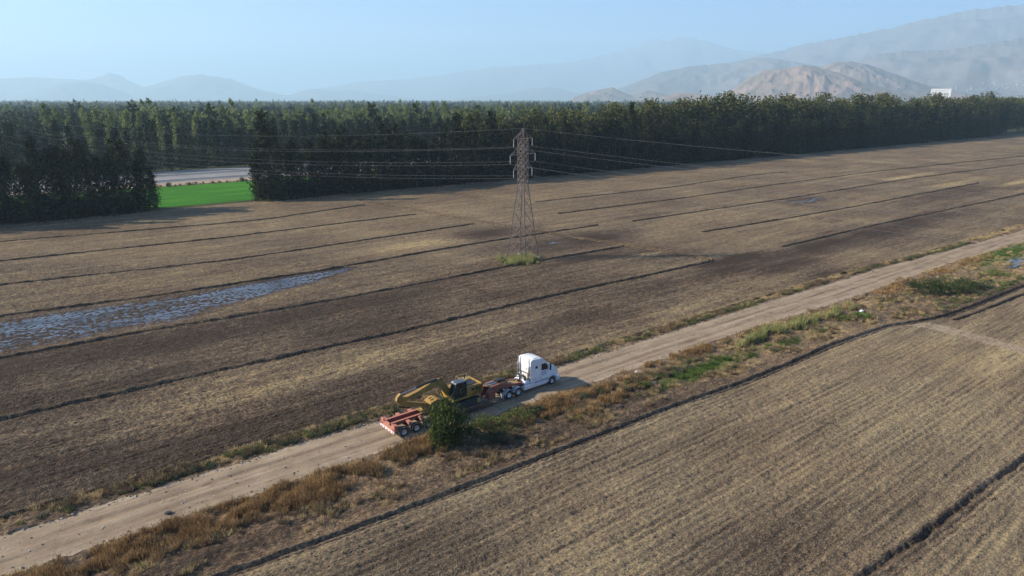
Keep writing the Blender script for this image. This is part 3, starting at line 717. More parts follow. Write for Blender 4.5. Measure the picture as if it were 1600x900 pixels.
# poplar rows
cnt = 0
for (v, u0, u1, st) in ((455, 35, 330, 8.5), (520, 40, 420, 8.5), (600, 60, 560, 9), (700, 120, 640, 9)):
    u = u0
    while u < u1 and cnt < 230:
        if random.random() < .86:
            plant(pop_p, u, v + random.uniform(-4, 4), random.uniform(.88, 1.15), 'slender light green poplar in the rows behind the windbreak', 'tree', 'poplars behind the windbreak'); cnt += 1
        u += st * random.uniform(.6, 1.3)

# ------------------------------------------------------------------ scattering with geometry nodes
def scatter(name, pts, protos, label, rot=None, scl=None, seed=1, pick=None):
    """pts (n,3); protos: list of meshes; one 'stuff' object"""
    n = len(pts); me = bpy.data.meshes.new(name); me.vertices.add(n); me.vertices.foreach_set('co', np.asarray(pts, dtype=np.float32).ravel())
    r = np.zeros((n, 3), dtype=np.float32); r[:, 2] = rng.random(n) * 6.28
    s = np.ones(n) if scl is None else scl
    a = me.attributes.new('rot', 'FLOAT_VECTOR', 'POINT'); a.data.foreach_set('vector', r.ravel())
    a = me.attributes.new('scl', 'FLOAT', 'POINT'); a.data.foreach_set('value', np.asarray(s, dtype=np.float32))
    a = me.attributes.new('pick', 'INT', 'POINT'); a.data.foreach_set('value', (rng.integers(0, len(protos), n) if pick is None else pick).astype(np.int32))
    o = link(name, me)
    ng = bpy.data.node_groups.new(name + '_nodes', 'GeometryNodeTree')
    ng.interface.new_socket('Geometry', in_out='INPUT', socket_type='NodeSocketGeometry'); ng.interface.new_socket('Geometry', in_out='OUTPUT', socket_type='NodeSocketGeometry')
    gi = ng.nodes.new('NodeGroupInput'); go = ng.nodes.new('NodeGroupOutput'); jn = ng.nodes.new('GeometryNodeJoinGeometry')
    def named(nm, t):
        q = ng.nodes.new('GeometryNodeInputNamedAttribute'); q.data_type = t; q.inputs[0].default_value = nm; return q.outputs[0]
    rr = named('rot', 'FLOAT_VECTOR'); ss = named('scl', 'FLOAT'); pk = named('pick', 'INT')
    for k, pm in enumerate(protos):
        src = bpy.data.objects.new(name + '_source', pm)
        oi = ng.nodes.new('GeometryNodeObjectInfo'); oi.inputs[0].default_value = src
        cmp = ng.nodes.new('FunctionNodeCompare'); cmp.data_type = 'INT'; cmp.operation = 'EQUAL'
        ng.links.new(pk, [i for i in cmp.inputs if i.type == 'INT'][0]); [i for i in cmp.inputs if i.type == 'INT'][1].default_value = k
        ip = ng.nodes.new('GeometryNodeInstanceOnPoints')
        ng.links.new(gi.outputs[0], ip.inputs['Points']); ng.links.new(cmp.outputs[0], ip.inputs['Selection'])
        ng.links.new(oi.outputs['Geometry'], ip.inputs['Instance']); ng.links.new(rr, ip.inputs['Rotation']); ng.links.new(ss, ip.inputs['Scale'])
        ng.links.new(ip.outputs[0], jn.inputs[0])
    ng.links.new(jn.outputs[0], go.inputs[0])
    md = o.modifiers.new('scatter', 'NODES'); md.node_group = ng
    return tag(o, label, kind='stuff')
def low_tree(h, r, prof, ncl, nl, size, csz, fm, z0=2.0):
    c = crown_mesh(h, r, z0, prof, ncl, nl, size, csz, fm, name='far_tree')
    return c
far_protos = [low_tree(22, 4.5, conif, 30, 12, 1.3, 3.2, M['fol_mid']), low_tree(18, 6.5, roundp, 26, 14, 1.5, 3.8, M['fol_mid']), low_tree(25, 2.6, popp, 26, 10, 1.2, 2.4, M['fol_poplar']),
              low_tree(20, 5, conif, 30, 12, 1.3, 3.2, M['fol_mid']), low_tree(14, 5.5, roundp, 20, 12, 1.4, 3.2, M['fol_olive'], 1.0)]
N = 15000
F_ = np.exp(rng.uniform(np.log(430), np.log(5200), N * 2)); X_ = (rng.random(N * 2) * 2 - 1) * .86 * F_
U_, V_ = uv(X_, F_)
dens = fbm(X_ * .004, F_ * .004, 3) > -.18
band = (V_ > 445) & dens
keep = band
U_, V_, F_, X_ = U_[keep][:N], V_[keep][:N], F_[keep][:N], X_[keep][:N]
pk = rng.choice([0, 1, 3], len(X_)); pn = fbm(U_ * .0035 + 4, V_ * .011, 3)
pk = np.where((pn > .16) & (rng.random(len(X_)) < .85), 2, pk); pk = np.where((pn < -.22) & (rng.random(len(X_)) < .7), 4, pk)
scatter('distant_woodland', np.stack([X_, F_, X_ * 0], 1), far_protos, 'mixed woodland fading blue towards the foot of the mountains', scl=rng.uniform(.6, 1.15, len(X_)) * (1 + .25 * (rng.random(len(X_)) < .05)), pick=pk)
# undergrowth under the poplars and along the highway
n = 1800
uu = rng.uniform(-120, 420, n); vv = rng.uniform(402, 450, n); X_, Y_ = xy(uu, vv)
shrub_low = [low_tree(5, 3.4, roundp, 16, 12, .9, 2.0, M['fol_mid'], .3), low_tree(3.4, 3.0, roundp, 12, 10, .8, 1.8, M['fol_grey'], .2)]
scatter('undergrowth', np.stack([X_, Y_, X_ * 0], 1), shrub_low, 'grey green scrub below the poplars behind the highway', scl=rng.uniform(.6, 1.3, n))
n = 1300
uu = rng.uniform(-60, 640, n); uu = uu[(uu < uL - 3) | (uu > uR + 5)]; vv = W_V + rng.uniform(-1.5, 12, len(uu)); X_, Y_ = xy(uu, vv)
scatter('understorey', np.stack([X_, Y_, X_ * 0], 1), [low_tree(4, 2.6, roundp, 16, 14, .7, 1.6, M['fol_dark'], .1), low_tree(5.5, 2.4, roundp, 16, 14, .7, 1.7, M['fol_dark'], .1)], 'dark brush filling the foot of the windbreak', scl=rng.uniform(.5, 1.15, len(uu)))
n = 420
uu = rng.uniform(-150, 300, n); vv = rng.normal(319.5, .8, n); X_, Y_ = xy(uu, vv)
scatter('hedge_scrub', np.stack([X_, Y_, X_ * 0], 1), shrub_low, 'low dry scrub lining the edges of the green crop', scl=.06 + .28 * rng.random(n) ** 3)

#PART2
# ------------------------------------------------------------------ air
def build_haze():
    x0, x1, y0, y1, z0, z1 = -24000, 24000, -2500, 30500, -3, 2420
    V = [(x, y, z) for z in (z0, z1) for y in (y0, y1) for x in (x0, x1)]
    F = [(0, 2, 3, 1), (4, 5, 7, 6), (0, 1, 5, 4), (2, 6, 7, 3), (0, 4, 6, 2), (1, 3, 7, 5)]
    m = bpy.data.materials.new('valley_haze'); m.use_nodes = True; nt = m.node_tree
    for n in list(nt.nodes): nt.nodes.remove(n)
    pv = nt.nodes.new('ShaderNodeVolumePrincipled'); out = nt.nodes.new('ShaderNodeOutputMaterial')
    pv.inputs['Color'].default_value = HAZE_COLOR; pv.inputs['Density'].default_value = HAZE_DENSITY; pv.inputs['Anisotropy'].default_value = HAZE_G
    nt.links.new(pv.outputs[0], out.inputs['Volume'])
    tag(link('haze', new_mesh('haze', V, F, m)), 'thin blue valley haze', kind='stuff')
build_haze()

# ------------------------------------------------------------------ solid shapes
def box(x0, x1, y0, y1, z0, z1):
    V = [(x, y, z) for z in (z0, z1) for y in (y0, y1) for x in (x0, x1)]
    return V, [(0, 2, 3, 1), (4, 5, 7, 6), (0, 1, 5, 4), (2, 6, 7, 3), (0, 4, 6, 2), (1, 3, 7, 5)]
def prism(poly, y0, y1, top=None):
    """side outline (x, z) between two y; top scales y towards the upper points"""
    n = len(poly); zs = [p[1] for p in poly]; za, zb = min(zs), max(zs)
    def yy(y, z): return y if top is None else y * (1 + (top - 1) * (z - za) / (zb - za))
    V = [(x, yy(y0, z), z) for x, z in poly] + [(x, yy(y1, z), z) for x, z in poly]
    F = [tuple(range(n)), tuple(range(2 * n - 1, n - 1, -1))] + [(i, i + n, (i + 1) % n + n, (i + 1) % n) for i in range(n)]
    return V, F
def bar(a, b, w, h=None):
    a = Vector(a); b = Vector(b); d = (b - a); q = d.to_track_quat('Z', 'Y'); h = h or w
    V = []
    for p in (a, b):
        for sx, sy in ((-1, -1), (1, -1), (1, 1), (-1, 1)): V.append(tuple(p + q @ Vector((sx * w / 2, sy * h / 2, 0))))
    return V, [(0, 3, 2, 1), (4, 5, 6, 7), (0, 1, 5, 4), (1, 2, 6, 5), (2, 3, 7, 6), (3, 0, 4, 7)]
def lathe(prof, seg=20, axis='Y', ctr=(0, 0, 0)):
    V = []; F = []; n = len(prof)
    for k in range(seg):
        a = 2 * math.pi * k / seg
        for r, t in prof:
            p = {'Y': (r * math.cos(a), t, r * math.sin(a)), 'Z': (r * math.cos(a), r * math.sin(a), t), 'X': (t, r * math.cos(a), r * math.sin(a))}[axis]
            V.append(tuple(p[i] + ctr[i] for i in range(3)))
    for k in range(seg):
        for i in range(n - 1):
            a = k * n + i; b = ((k + 1) % seg) * n + i
            F.append((a, b, b + 1, a + 1))
    return V, F
def arcsheet(cx, cz, r, a0, a1, y0, y1, th=.05, n=10):
    poly = [(cx + r * math.cos(R(a0 + (a1 - a0) * i / n)), cz + r * math.sin(R(a0 + (a1 - a0) * i / n))) for i in range(n + 1)]
    poly += [(cx + (r - th) * math.cos(R(a1 + (a0 - a1) * i / n)), cz + (r - th) * math.sin(R(a1 + (a0 - a1) * i / n))) for i in range(n + 1)]
    return prism(poly, y0, y1)
def part(name, shapes, m, parent=None, bevel=0.0, smooth=False, label=None):
    if isinstance(shapes, tuple): shapes = [shapes]
    V, F = join_vf(shapes); me = new_mesh(name, V, F, m)
    bm = bmesh.new(); bm.from_mesh(me); bmesh.ops.recalc_face_normals(bm, faces=bm.faces)
    if bevel: bmesh.ops.bevel(bm, geom=[e for e in bm.edges if e.calc_face_angle(0) > .5], offset=bevel, segments=2, affect='EDGES', profile=.6)
    bm.to_mesh(me); bm.free()
    if smooth: me.polygons.foreach_set('use_smooth', np.ones(len(me.polygons), dtype=bool))
    o = link(name, me, parent)
    if label: o['label'] = label
    return o
def painted(name, col, rough, dust, amt):
    m, nt, b = mat(name); n = NT(nt); v = n.mapping(0)
    big = n.noise(v, .9, 7, .7); fine = n.noise(n.mapping(0, (1, 1, .35)), 5, 5, .75)
    f = n.math('ADD', n.math('MULTIPLY', big, .6), n.math('MULTIPLY', fine, .5))
    k = n.ramp(f, [(.48, 0.0), (.72, amt)])
    nt.links.new(n.mix(k, col, dust), b.inputs['Base Color'])
    nt.links.new(n.math('ADD', rough, n.math('MULTIPLY', k, .5)), b.inputs['Roughness'])
    return m
M['white'] = painted('white_truck_paint', (.76, .77, .78), .30, (.40, .33, .25), .6)
M['white_dusty'] = simple('dusty_white_panel', (.62, .62, .62), .5, 0, .10, 2)
M['chassis'] = simple('dark_chassis', (.03, .03, .032), .6, 0, .3, 3)
M['rubber'] = simple('tyre_rubber', (.035, .033, .031), .85, 0, .35, 4)
M['tread_dust'] = simple('dusty_tread', (.22, .20, .18), .9, 0, .25, 5)
M['rim'] = simple('rim_metal', (.55, .55, .56), .35, .5, .12, 4)
M['chrome'] = simple('polished_metal', (.55, .60, .68), .22, .45, .05, 2)
M['black'] = simple('black_metal', (.018, .018, .02), .5, 0, .3, 3)
M['red'] = painted('orange_red_paint', (.25, .068, .045), .55, (.17, .11, .075), .8)
M['redl'] = painted('faded_orange_paint', (.43, .155, .105), .65, (.25, .16, .11), .7)
M['yellow'] = painted('machine_yellow', (.36, .205, .038), .5, (.13, .09, .045), .85)
M['yellow2'] = simple('dusty_yellow', (.36, .25, .09), .7, 0, .25, 2)
M['deck'] = simple('worn_deck', (.15, .09, .06), .8, 0, .35, 2)
M['roofgrey'] = simple('grey_cab_roof', (.075, .085, .105), .45, 0, .12, 2)
M['blue'] = simple('dark_blue_decal', (.03, .06, .20), .4, 0, .1, 2)
M['lamp_red'] = simple('red_lens', (.45, .02, .015), .3, 0, .05, 2)
M['lamp_clear'] = simple('clear_lens', (.75, .75, .72), .15, 0, .05, 2)
M['steel'] = simple('bare_steel', (.35, .35, .36), .35, .7, .15, 3)
def glass():
    m, nt, b = mat('dark_tinted_glass'); b.inputs['Base Color'].default_value = (.012, .020, .022, 1)
    b.inputs['Roughness'].default_value = .08; b.inputs['Specular IOR Level'].default_value = .7
    n = NT(nt); nt.links.new(n.mix(n.noise(n.mapping(0), 2, 3), (.010, .016, .018), (.022, .034, .034)), b.inputs['Base Color']); return m
M['glass'] = glass()

RIG_O = (-12.4745, 69.5675); RIG_A = R(39.3); RIG_Z = .085
def rig_world(x, y, z=0.0): return (RIG_O[0] + x * math.cos(RIG_A) - y * math.sin(RIG_A), RIG_O[1] + x * math.sin(RIG_A) + y * math.cos(RIG_A), RIG_Z + z)
def wheel(parent, x, y, r=.52, w=.28, dual=False, side=1, z=None, name='wheel', axis='Y'):
    z = r if z is None else z
    def tyre(y0):
        h = w / 2
        return lathe([(r * .58, y0 - h * .8), (r * .86, y0 - h), (r * .97, y0 - h * .8), (r, y0 - h * .35), (r, y0 + h * .35), (r * .97, y0 + h * .8), (r * .86, y0 + h), (r * .58, y0 + h * .8), (r * .58, y0 - h * .8)], 22, 'Y')
    sh = [tyre(0)] + ([tyre(-side * (w + .05))] if dual else [])
    t = part(name, sh, M['rubber'], parent, smooth=True); t.location = (x, y, z)
    f = side * w * .30
    rm = [lathe([(.01, f - side * .02), (r * .17, f - side * .02), (r * .20, f - side * .07), (r * .34, f - side * .09), (r * .46, f - side * .05), (r * .58, f + side * .03), (r * .62, f + side * .03), (r * .62, f - side * .02), (r * .56, f - side * .05)], 20, 'Y')]
    part('rim', rm, M['rim'], t, smooth=False)
    tr = [lathe([(r + .004, y0 - w * .22), (r + .006, y0 - w * .20), (r + .006, y0 + w * .20), (r + .004, y0 + w * .22)], 22, 'Y') for y0 in ([0] + ([-side * (w + .05)] if dual else []))]
    part('tread', tr, M['tread_dust'] if dual else M['rubber'], t)
    return t

def build_tractor():
    t = tag(empty('truck_tractor', rig_world(0, 0), RIG_A), 'white sleeper cab truck tractor pulling the low trailer along the dirt road', 'truck')
    part('chassis', [box(13.9, 22.5, -.5, -.34, .72, 1.02), box(13.9, 22.5, .34, .5, .72, 1.02), box(14.0, 14.15, -.5, .5, .72, 1.0), box(17.4, 17.6, -.34, .34, .74, 1.0), box(15.3, 15.5, -.34, .34, .7, 1.0),
                     box(14.6, 14.8, -1.0, 1.0, .45, .6), box(16.15, 16.35, -1.0, 1.0, .45, .6), box(21.8, 22.0, -1.0, 1.0, .45, .6), box(17.1, 18.3, -.9, .9, .98, 1.06)], M['chassis'], t)
    part('sleeper', prism([(18.25, 1.15), (19.83, 1.15), (19.83, 4.14), (18.6, 4.22), (18.32, 4.16), (18.25, 3.9)], -1.22, 1.22), M['white'], t, .06)
    part('cab', prism([(19.84, 1.12), (21.3, 1.12), (21.32, 2.80), (20.78, 3.58), (20.30, 3.98), (19.84, 4.13)], -1.14, 1.14), M['white'], t, .05)
    part('roof_fairing', prism([(18.7, 4.215), (20.1, 4.08), (20.35, 3.96), (19.6, 4.22), (18.9, 4.27)], -.95, .95), M['white'], t, .01)
    part('windscreen', prism([(21.335, 2.84), (20.80, 3.585), (20.83, 3.60), (21.37, 2.86)], -1.0, 1.0), M['glass'], t)
    hood = prism([(21.33, 1.05), (21.36, 2.78), (22.0, 2.60), (22.62, 2.36), (22.98, 2.05), (23.1, 1.6), (23.1, .95), (22.5, .95)], -.93, .93, .80)
    part('hood', hood, M['white'], t, .06)
    g = part('grille', [box(23.09, 23.13, -.5, .5, 1.05, 1.75)] + [box(23.13, 23.15, -.48, .48, z, z + .03) for z in (1.15, 1.3, 1.45, 1.6)], M['black'], t)
    part('bumper', prism([(22.75, .35), (23.2, .38), (23.28, .6), (23.25, .93), (22.8, .93)], -1.2, 1.2), M['white'], t, .04)
    for s in (-1, 1):
        a, b = sorted((s * .90, s * 1.24))
        part('front_fender', arcsheet(21.9, .62, .74, -8, 188, a, b, .08, 14), M['white'], t)
        a, b = sorted((s * .72, s * .98)); part('headlight', box(22.90, 23.12, a, b, 1.30, 1.58), M['lamp_clear'], t, .03)
        a, b = sorted((s * 1.13, s * 1.155)); d = part('door', prism([(19.95, 1.2), (21.2, 1.2), (21.22, 2.78), (20.80, 3.42), (19.95, 3.42)], a, b), M['white'], t)
        a, b = sorted((s * 1.15, s * 1.17)); part('window', prism([(20.02, 2.42), (21.12, 2.36), (21.10, 2.80), (20.78, 3.26), (20.05, 3.28)], a, b), M['glass'], d)
        a, b = sorted((s * 1.155, s * 1.19)); part('handle', box(20.03, 20.2, a, b, 2.05, 2.10), M['black'], d)
        part('mirror', [bar((21.2, s * 1.14, 3.0), (21.35, s * 1.42, 3.05), .04), bar((21.2, s * 1.14, 2.3), (21.35, s * 1.42, 2.3), .04), box(21.28, 21.4, *sorted((s * 1.36, s * 1.55)), 2.25, 3.1)], M['black'], t, 0)
        part('hood_mirror', [bar((22.3, s * .8, 2.3), (22.45, s * 1.15, 2.55), .03), box(22.4, 22.5, *sorted((s * 1.1, s * 1.25)), 2.45, 2.75)], M['black'], t)
        a, b = sorted((s * .62, s * 1.20)); sk = part('side_fairing', prism([(17.15, .45), (20.9, .42), (21.15, .62), (21.15, 1.04), (17.25, 1.04)], a, b), M['white'], t, .04)
        a, b = sorted((s * 1.2, s * 1.212)); part('stripe', prism([(18.9, .93), (21.1, .98), (21.1, 1.02), (18.9, 1.0)], a, b), M['blue'], sk)
        a, b = sorted((s * .66, s * .9)); part('fuel_tank', lathe([(.01, -.8), (.30, -.8), (.32, -.74), (.32, .74), (.30, .8), (.01, .8)], 16, 'X', (18.2, s * .82, 1.24)), M['chrome'], t, 0, True)
        st = part('exhaust_stack', [lathe([(.001, 1.3), (.075, 1.3), (.075, 2.0), (.13, 2.05), (.13, 3.4), (.075, 3.45), (.07, 4.35), (.05, 4.42), (.001, 4.3)], 12, 'Z', (18.04, s * 1.05, 0)), bar((18.04, s * 1.05, 2.9), (18.25, s * 1.05, 2.9), .06)], M['steel'], t, 0, True)
        part('sleeper_window', prism([(18.95, 2.9), (19.35, 2.9), (19.35, 3.25), (18.95, 3.25)], *sorted((s * 1.218, s * 1.23))), M['glass'], t)
        a, b = sorted((s * 1.222, s * 1.236)); part('locker_door', box(18.5, 19.2, a, b, 1.25, 1.75), M['white_dusty'], t)
        for k, x in enumerate((14.7, 16.2)):
            a, b = sorted((s * .62, s * 1.27))
            part('quarter_fender', arcsheet(x, .54, .70, 12, 168, a, b, .03, 12), M['chrome'], t)
        part('mud_flap', box(13.72, 13.76, *sorted((s * .65, s * 1.25)), .28, .98), M['chrome'], t)
        part('tail_light', box(13.84, 13.9, *sorted((s * .38, s * .6)), .76, .9), M['lamp_red'], t)
        wheel(t, 21.9, s * 1.08, .52, .30, False, s)
        for x in (14.7, 16.2): wheel(t, x, s * 1.10, .52, .27, True, s)
    # dark lettering block on the near door is only a smudge in the photograph: an arc and a short bar
    part('door_marking', [prism([(20.1, 2.10), (20.5, 2.20), (20.95, 2.14), (20.95, 2.08), (20.5, 2.12), (20.1, 2.03)], -1.164, -1.157), prism([(20.15, 1.75), (20.45, 1.75), (20.45, 1.85), (20.15, 1.85)], -1.164, -1.157), prism([(20.55, 1.75), (20.95, 1.78), (20.95, 1.86), (20.55, 1.84)], -1.164, -1.157)], M['blue'], t)
    part('rear_emblem', [lathe([(.10, -.003), (.13, -.003), (.13, .003), (.10, .003)], 16, 'X', (18.243, .35, 2.95)), lathe([(.07, -.003), (.12, -.003), (.12, .003), (.07, .003)], 16, 'X', (18.243, -.3, 2.85))], M['roofgrey'], t)
    part('fifth_wheel', [box(14.9, 15.7, -.45, .45, 1.03, 1.16), box(14.7, 14.95, -.3, .3, 1.0, 1.1)], M['black'], t)
    part('headache_rack', [bar((17.95, -.9, 1.05), (17.95, -.9, 2.5), .07), bar((17.95, .9, 1.05), (17.95, .9, 2.5), .07), bar((17.95, -.9, 2.45), (17.95, .9, 2.45), .07)], M['black'], t)
    for y, tilt in ((-.35, 12), (.55, 8)):
        w = wheel(t, 17.55, y, .52, .28, False, 1, 1.72, 'spare_wheel'); w.rotation_euler = (0, 0, R(90 + tilt))
        for ch in w.children:
            if ch.name.startswith('tread'): ch.data.materials[0] = M['tread_dust']
    part('air_hoses', [tube([(17.9, .2, 2.2), (17.0, .25, 1.5), (16.2, .1, 1.45), (15.6, 0, 1.6)], [.03] * 4, 5), tube([(17.9, -.2, 2.2), (17.1, -.2, 1.4), (16.3, -.1, 1.4), (15.7, 0, 1.6)], [.03] * 4, 5)], M['black'], t)
build_tractor()

def build_trailer():
    t = tag(empty('lowbed_trailer', rig_world(0, 0), RIG_A), 'orange red lowbed trailer with white rear bar carrying the excavator', 'trailer')
    part('main_beam', [box(-1.42, 4.2, -.66, -.50, 1.18, 1.60), box(-1.42, 4.2, .50, .66, 1.18, 1.60)], M['red'], t)
    part('beam_cap', [box(-1.44, 4.2, -.72, -.45, 1.603, 1.64), box(-1.44, 4.2, .45, .72, 1.603, 1.64)], M['redl'], t, label='faded pink red top plates of the beams')
    part('floor_pan', box(-1.4, 4.2, -.5, .5, 1.10, 1.18), M['red'], t)
    for x in (-1.32, .40, 2.0, 3.55):
        for s in (-1, 1):
            part('outrigger', prism([(x - .16, 1.22), (x + .16, 1.22), (x + .20, 1.55), (x - .20, 1.55)], *sorted((s * .66, s * 1.48))), M['redl'], t, .02)
    part('rear_frame', [box(-1.60, -1.42, -1.5, 1.5, .92, 1.32), box(-1.62, -1.45, -1.5, -.9, 1.30, 1.62), box(-1.62, -1.45, .9, 1.5, 1.30, 1.62), box(-1.62, -1.45, -.4, .4, 1.30, 1.55)], M['redl'], t, .02)
    b = part('rear_bumper', box(-1.72, -1.60, -1.5, 1.5, .66, .90), M['white'], t, .01)
    for k in range(5): part('reflector', box(-1.726, -1.716, -1.4 + k * .6, -1.15 + k * .6, .70, .86), M['lamp_red'], b)
    for s in (-1, 1): part('tail_light', box(-1.66, -1.60, *sorted((s * 1.1, s * 1.4)), 1.02, 1.16), M['lamp_red'], t)
    for x in (-.38, 1.22, 2.82):
        part('axle', lathe([(.01, -1.2), (.09, -1.2), (.09, 1.2), (.01, 1.2)], 8, 'Y', (x, 0, .52)), M['chassis'], t)
        for s in (-1, 1): wheel(t, x, s * 1.32, .52, .27, True, s)
    deck = part('deck', [prism([(4.0, 1.58), (4.2, 1.60), (5.1, .95), (11.35, .95), (11.35, .58), (4.9, .58), (4.0, 1.15)], -.75, .75), box(5.0, 11.3, -1.5, -1.36, .6, .93), box(5.0, 11.3, 1.36, 1.5, .6, .93)], M['deck'], t)
    for k in range(18):
        x = 5.15 + k * .345
        for s in (-1, 1): part('plank', box(x, x + .32, *sorted((s * .76, s * 1.35)), .88, .94 + .01 * (k % 3)), M['deck'], deck)
    part('side_marker', [box(6.0 + 2 * k, 6.15 + 2 * k, -1.515, -1.50, .70, .78) for k in range(3)], M['lamp_red'], t)
    part('gooseneck', [prism([(11.1, .95), (11.1, .58), (12.4, .62), (12.75, 1.2), (13.6, 1.52), (15.0, 1.36), (17.0, 1.20), (17.25, 1.26), (17.2, 1.42), (15.6, 1.62), (14.6, 1.95), (13.6, 2.22), (12.5, 2.12), (11.8, 1.75), (11.45, 1.2)], s * .62 - .14, s * .62 + .14) for s in (-1, 1)], M['red'], t, .03)
    part('gooseneck_plate', [prism([(12.2, 2.02), (13.5, 2.12), (14.6, 1.88), (15.6, 1.57), (17.1, 1.36), (17.1, 1.28), (15.6, 1.48), (14.5, 1.76), (13.4, 2.0), (12.2, 1.9)], -.48, .48)], M['yellow2'], t)
    part('side_locker', box(11.55, 12.6, -1.15, -.78, .72, 1.75), M['red'], t, .03)
    part('side_locker', box(11.55, 12.6, .78, 1.15, .72, 1.75), M['red'], t, .03)
    part('hydraulic_ram', [lathe([(.01, 0), (.10, 0), (.10, 1.4), (.01, 1.4)], 10, 'X', (12.0, s * .25, 2.2)) for s in (-1, 1)], M['steel'], t)
    part('power_pack', [box(13.5, 14.3, -.35, .30, 2.15, 2.50), box(14.45, 14.9, -.2, .35, 2.05, 2.32)], M['black'], t, .04)
    part('winch', lathe([(.01, -.3), (.24, -.3), (.24, -.26), (.14, -.24), (.14, .24), (.24, .26), (.24, .3), (.01, .3)], 14, 'Y', (15.0, 0, 1.98)), M['steel'], t)
    part('chain', [tube([(5.2, s * 1.3, 1.0), (5.6, s * 1.2, 1.25)], [.03, .03], 5) for s in (-1, 1)] + [tube([(10.9, s * 1.3, 1.0), (10.3, s * 1.1, 1.3)], [.03, .03], 5) for s in (-1, 1)], M['steel'], t)
    part('kingpin_plate', box(15.0, 15.6, -.3, .3, 1.165, 1.36), M['black'], t)
build_trailer()

def build_excavator():
    X = tag(empty('excavator', rig_world(5.8, 0, .955), RIG_A), 'yellow tracked excavator loaded backwards on the trailer with its boom folded', 'excavator')
    def T(vf): return [(v[0] - 5.8, v[1], v[2] - .955) for v in vf[0]], vf[1]
    def pt(name, shapes, m, parent=X, bevel=0.0, smooth=False):
        if isinstance(shapes, tuple): shapes = [shapes]
        return part(name, [T(s) for s in shapes], m, parent, bevel, smooth)
    for s in (-1, 1):
        x0, x1, zb, r = 6.05, 9.85, .96, .45
        poly = [(x1 + r * math.cos(R(a)), zb + r + r * math.sin(R(a))) for a in range(-90, 91, 20)] + [(x0 + r * math.cos(R(a)), zb + r + r * math.sin(R(a))) for a in range(90, 271, 20)]
        tk = pt('track', prism(poly, *sorted((s * .88, s * 1.45))), M['chassis'])
        L = x1 - x0
        for k in range(20):
            x = x0 + L * (k + .5) / 20
            pt('track_shoe', box(x - .075, x + .075, *sorted((s * .86, s * 1.47)), zb + 2 * r, zb + 2 * r + .04), M['black'], tk)
        pt('track_frame', box(x0 + .2, x1 - .2, *sorted((s * 1.455, s * 1.49)), 1.2, 1.55), M['chassis'])
        pt('sprocket', lathe([(.01, -.05), (.30, -.05), (.30, .05), (.01, .05)], 14, 'Y', (x1, s * 1.47, zb + r)), M['yellow2'])
    pt('undercarriage', [box(7.0, 8.9, -.9, .9, 1.25, 1.75), lathe([(.01, 1.75), (.75, 1.75), (.75, 2.05), (.01, 2.05)], 20, 'Z', (7.95, 0, 0))], M['black'])
    pt('turntable_deck', box(6.25, 10.3, -1.32, 1.32, 2.05, 2.32), M['yellow'], bevel=.03)
    ec = pt('engine_cover', prism([(8.25, 2.33), (10.25, 2.33), (10.25, 3.25), (10.05, 3.42), (8.25, 3.42)], -1.30, 1.30), M['yellow'], bevel=.05)
    pt('vent', [box(8.9, 9.35, -1.315, -1.30, 2.8, 3.1)], M['black'], ec); pt('vent', [box(9.5, 9.95, -1.315, -1.30, 2.55, 3.15)], M['black'], ec)
    pt('top_panel', [box(8.5, 9.9, -.95, .15, 3.42, 3.50)], M['black']); pt('engine_hood', prism([(8.6, 3.42), (9.9, 3.42), (9.8, 3.62), (8.7, 3.62)], .2, 1.1), M['yellow2'], bevel=.03)
    pt('counterweight', prism([(10.02, 2.15), (10.45, 2.2), (10.62, 2.5), (10.62, 3.15), (10.45, 3.45), (10.26, 3.47), (10.26, 2.15)], -1.33, 1.33), M['yellow'], bevel=.08)
    pt('handrail', [bar((8.4, y, 3.4), (8.4, y, 3.95), .035) for y in (.2, 1.2)] + [bar((8.4, 1.2, 3.95), (10.0, 1.2, 3.95), .035), bar((10.0, 1.2, 3.4), (10.0, 1.2, 3.95), .035), bar((8.4, .2, 3.95), (8.4, 1.2, 3.95), .035)], M['yellow2'])
    pt('exhaust_pipe', lathe([(.01, 3.6), (.07, 3.6), (.07, 4.05), (.01, 4.05)], 10, 'Z', (9.3, .65, 0)), M['black'])
    cab = pt('cab', [prism([(6.32, 2.33), (8.18, 2.33), (8.18, 2.62), (6.32, 2.62)], -1.33, -.36), bar((6.40, -1.27, 2.6), (6.75, -1.27, 4.16), .10), bar((6.40, -.42, 2.6), (6.75, -.42, 4.16), .10), bar((8.12, -1.27, 2.6), (8.12, -1.27, 4.16), .12), bar((8.12, -.42, 2.6), (8.12, -.42, 4.16), .12), bar((7.45, -1.28, 2.6), (7.45, -1.28, 4.16), .09)], M['black'])
    pt('cab_roof', prism([(6.62, 4.16), (8.24, 4.16), (8.2, 4.27), (6.75, 4.30)], -1.36, -.33), M['roofgrey'], cab, .02)
    pt('window', [prism([(6.45, 2.64), (7.42, 2.64), (7.42, 4.12), (6.78, 4.12)], -1.26, -1.24)], M['glass'], cab)
    pt('window', [prism([(7.5, 2.64), (8.07, 2.64), (8.07, 4.12), (7.5, 4.12)], -1.26, -1.24)], M['glass'], cab)
    pt('window', [prism([(6.45, 2.64), (8.07, 2.64), (8.07, 4.12), (6.78, 4.12)], -.45, -.43)], M['glass'], cab)
    pt('windscreen', prism([(6.38, 2.64), (6.41, 2.64), (6.74, 4.14), (6.71, 4.14)], -1.22, -.47), M['glass'], cab)
    pt('rear_window', box(8.12, 8.14, -1.22, -.47, 3.0, 4.1), M['glass'], cab)
    pt('seat', [box(7.2, 7.7, -1.1, -.6, 2.7, 2.95), box(7.65, 7.8, -1.1, -.6, 2.9, 3.6)], M['black'], cab, .04)
    pt('handle', box(7.32, 7.38, -1.36, -1.33, 2.7, 3.5), M['steel'], cab)
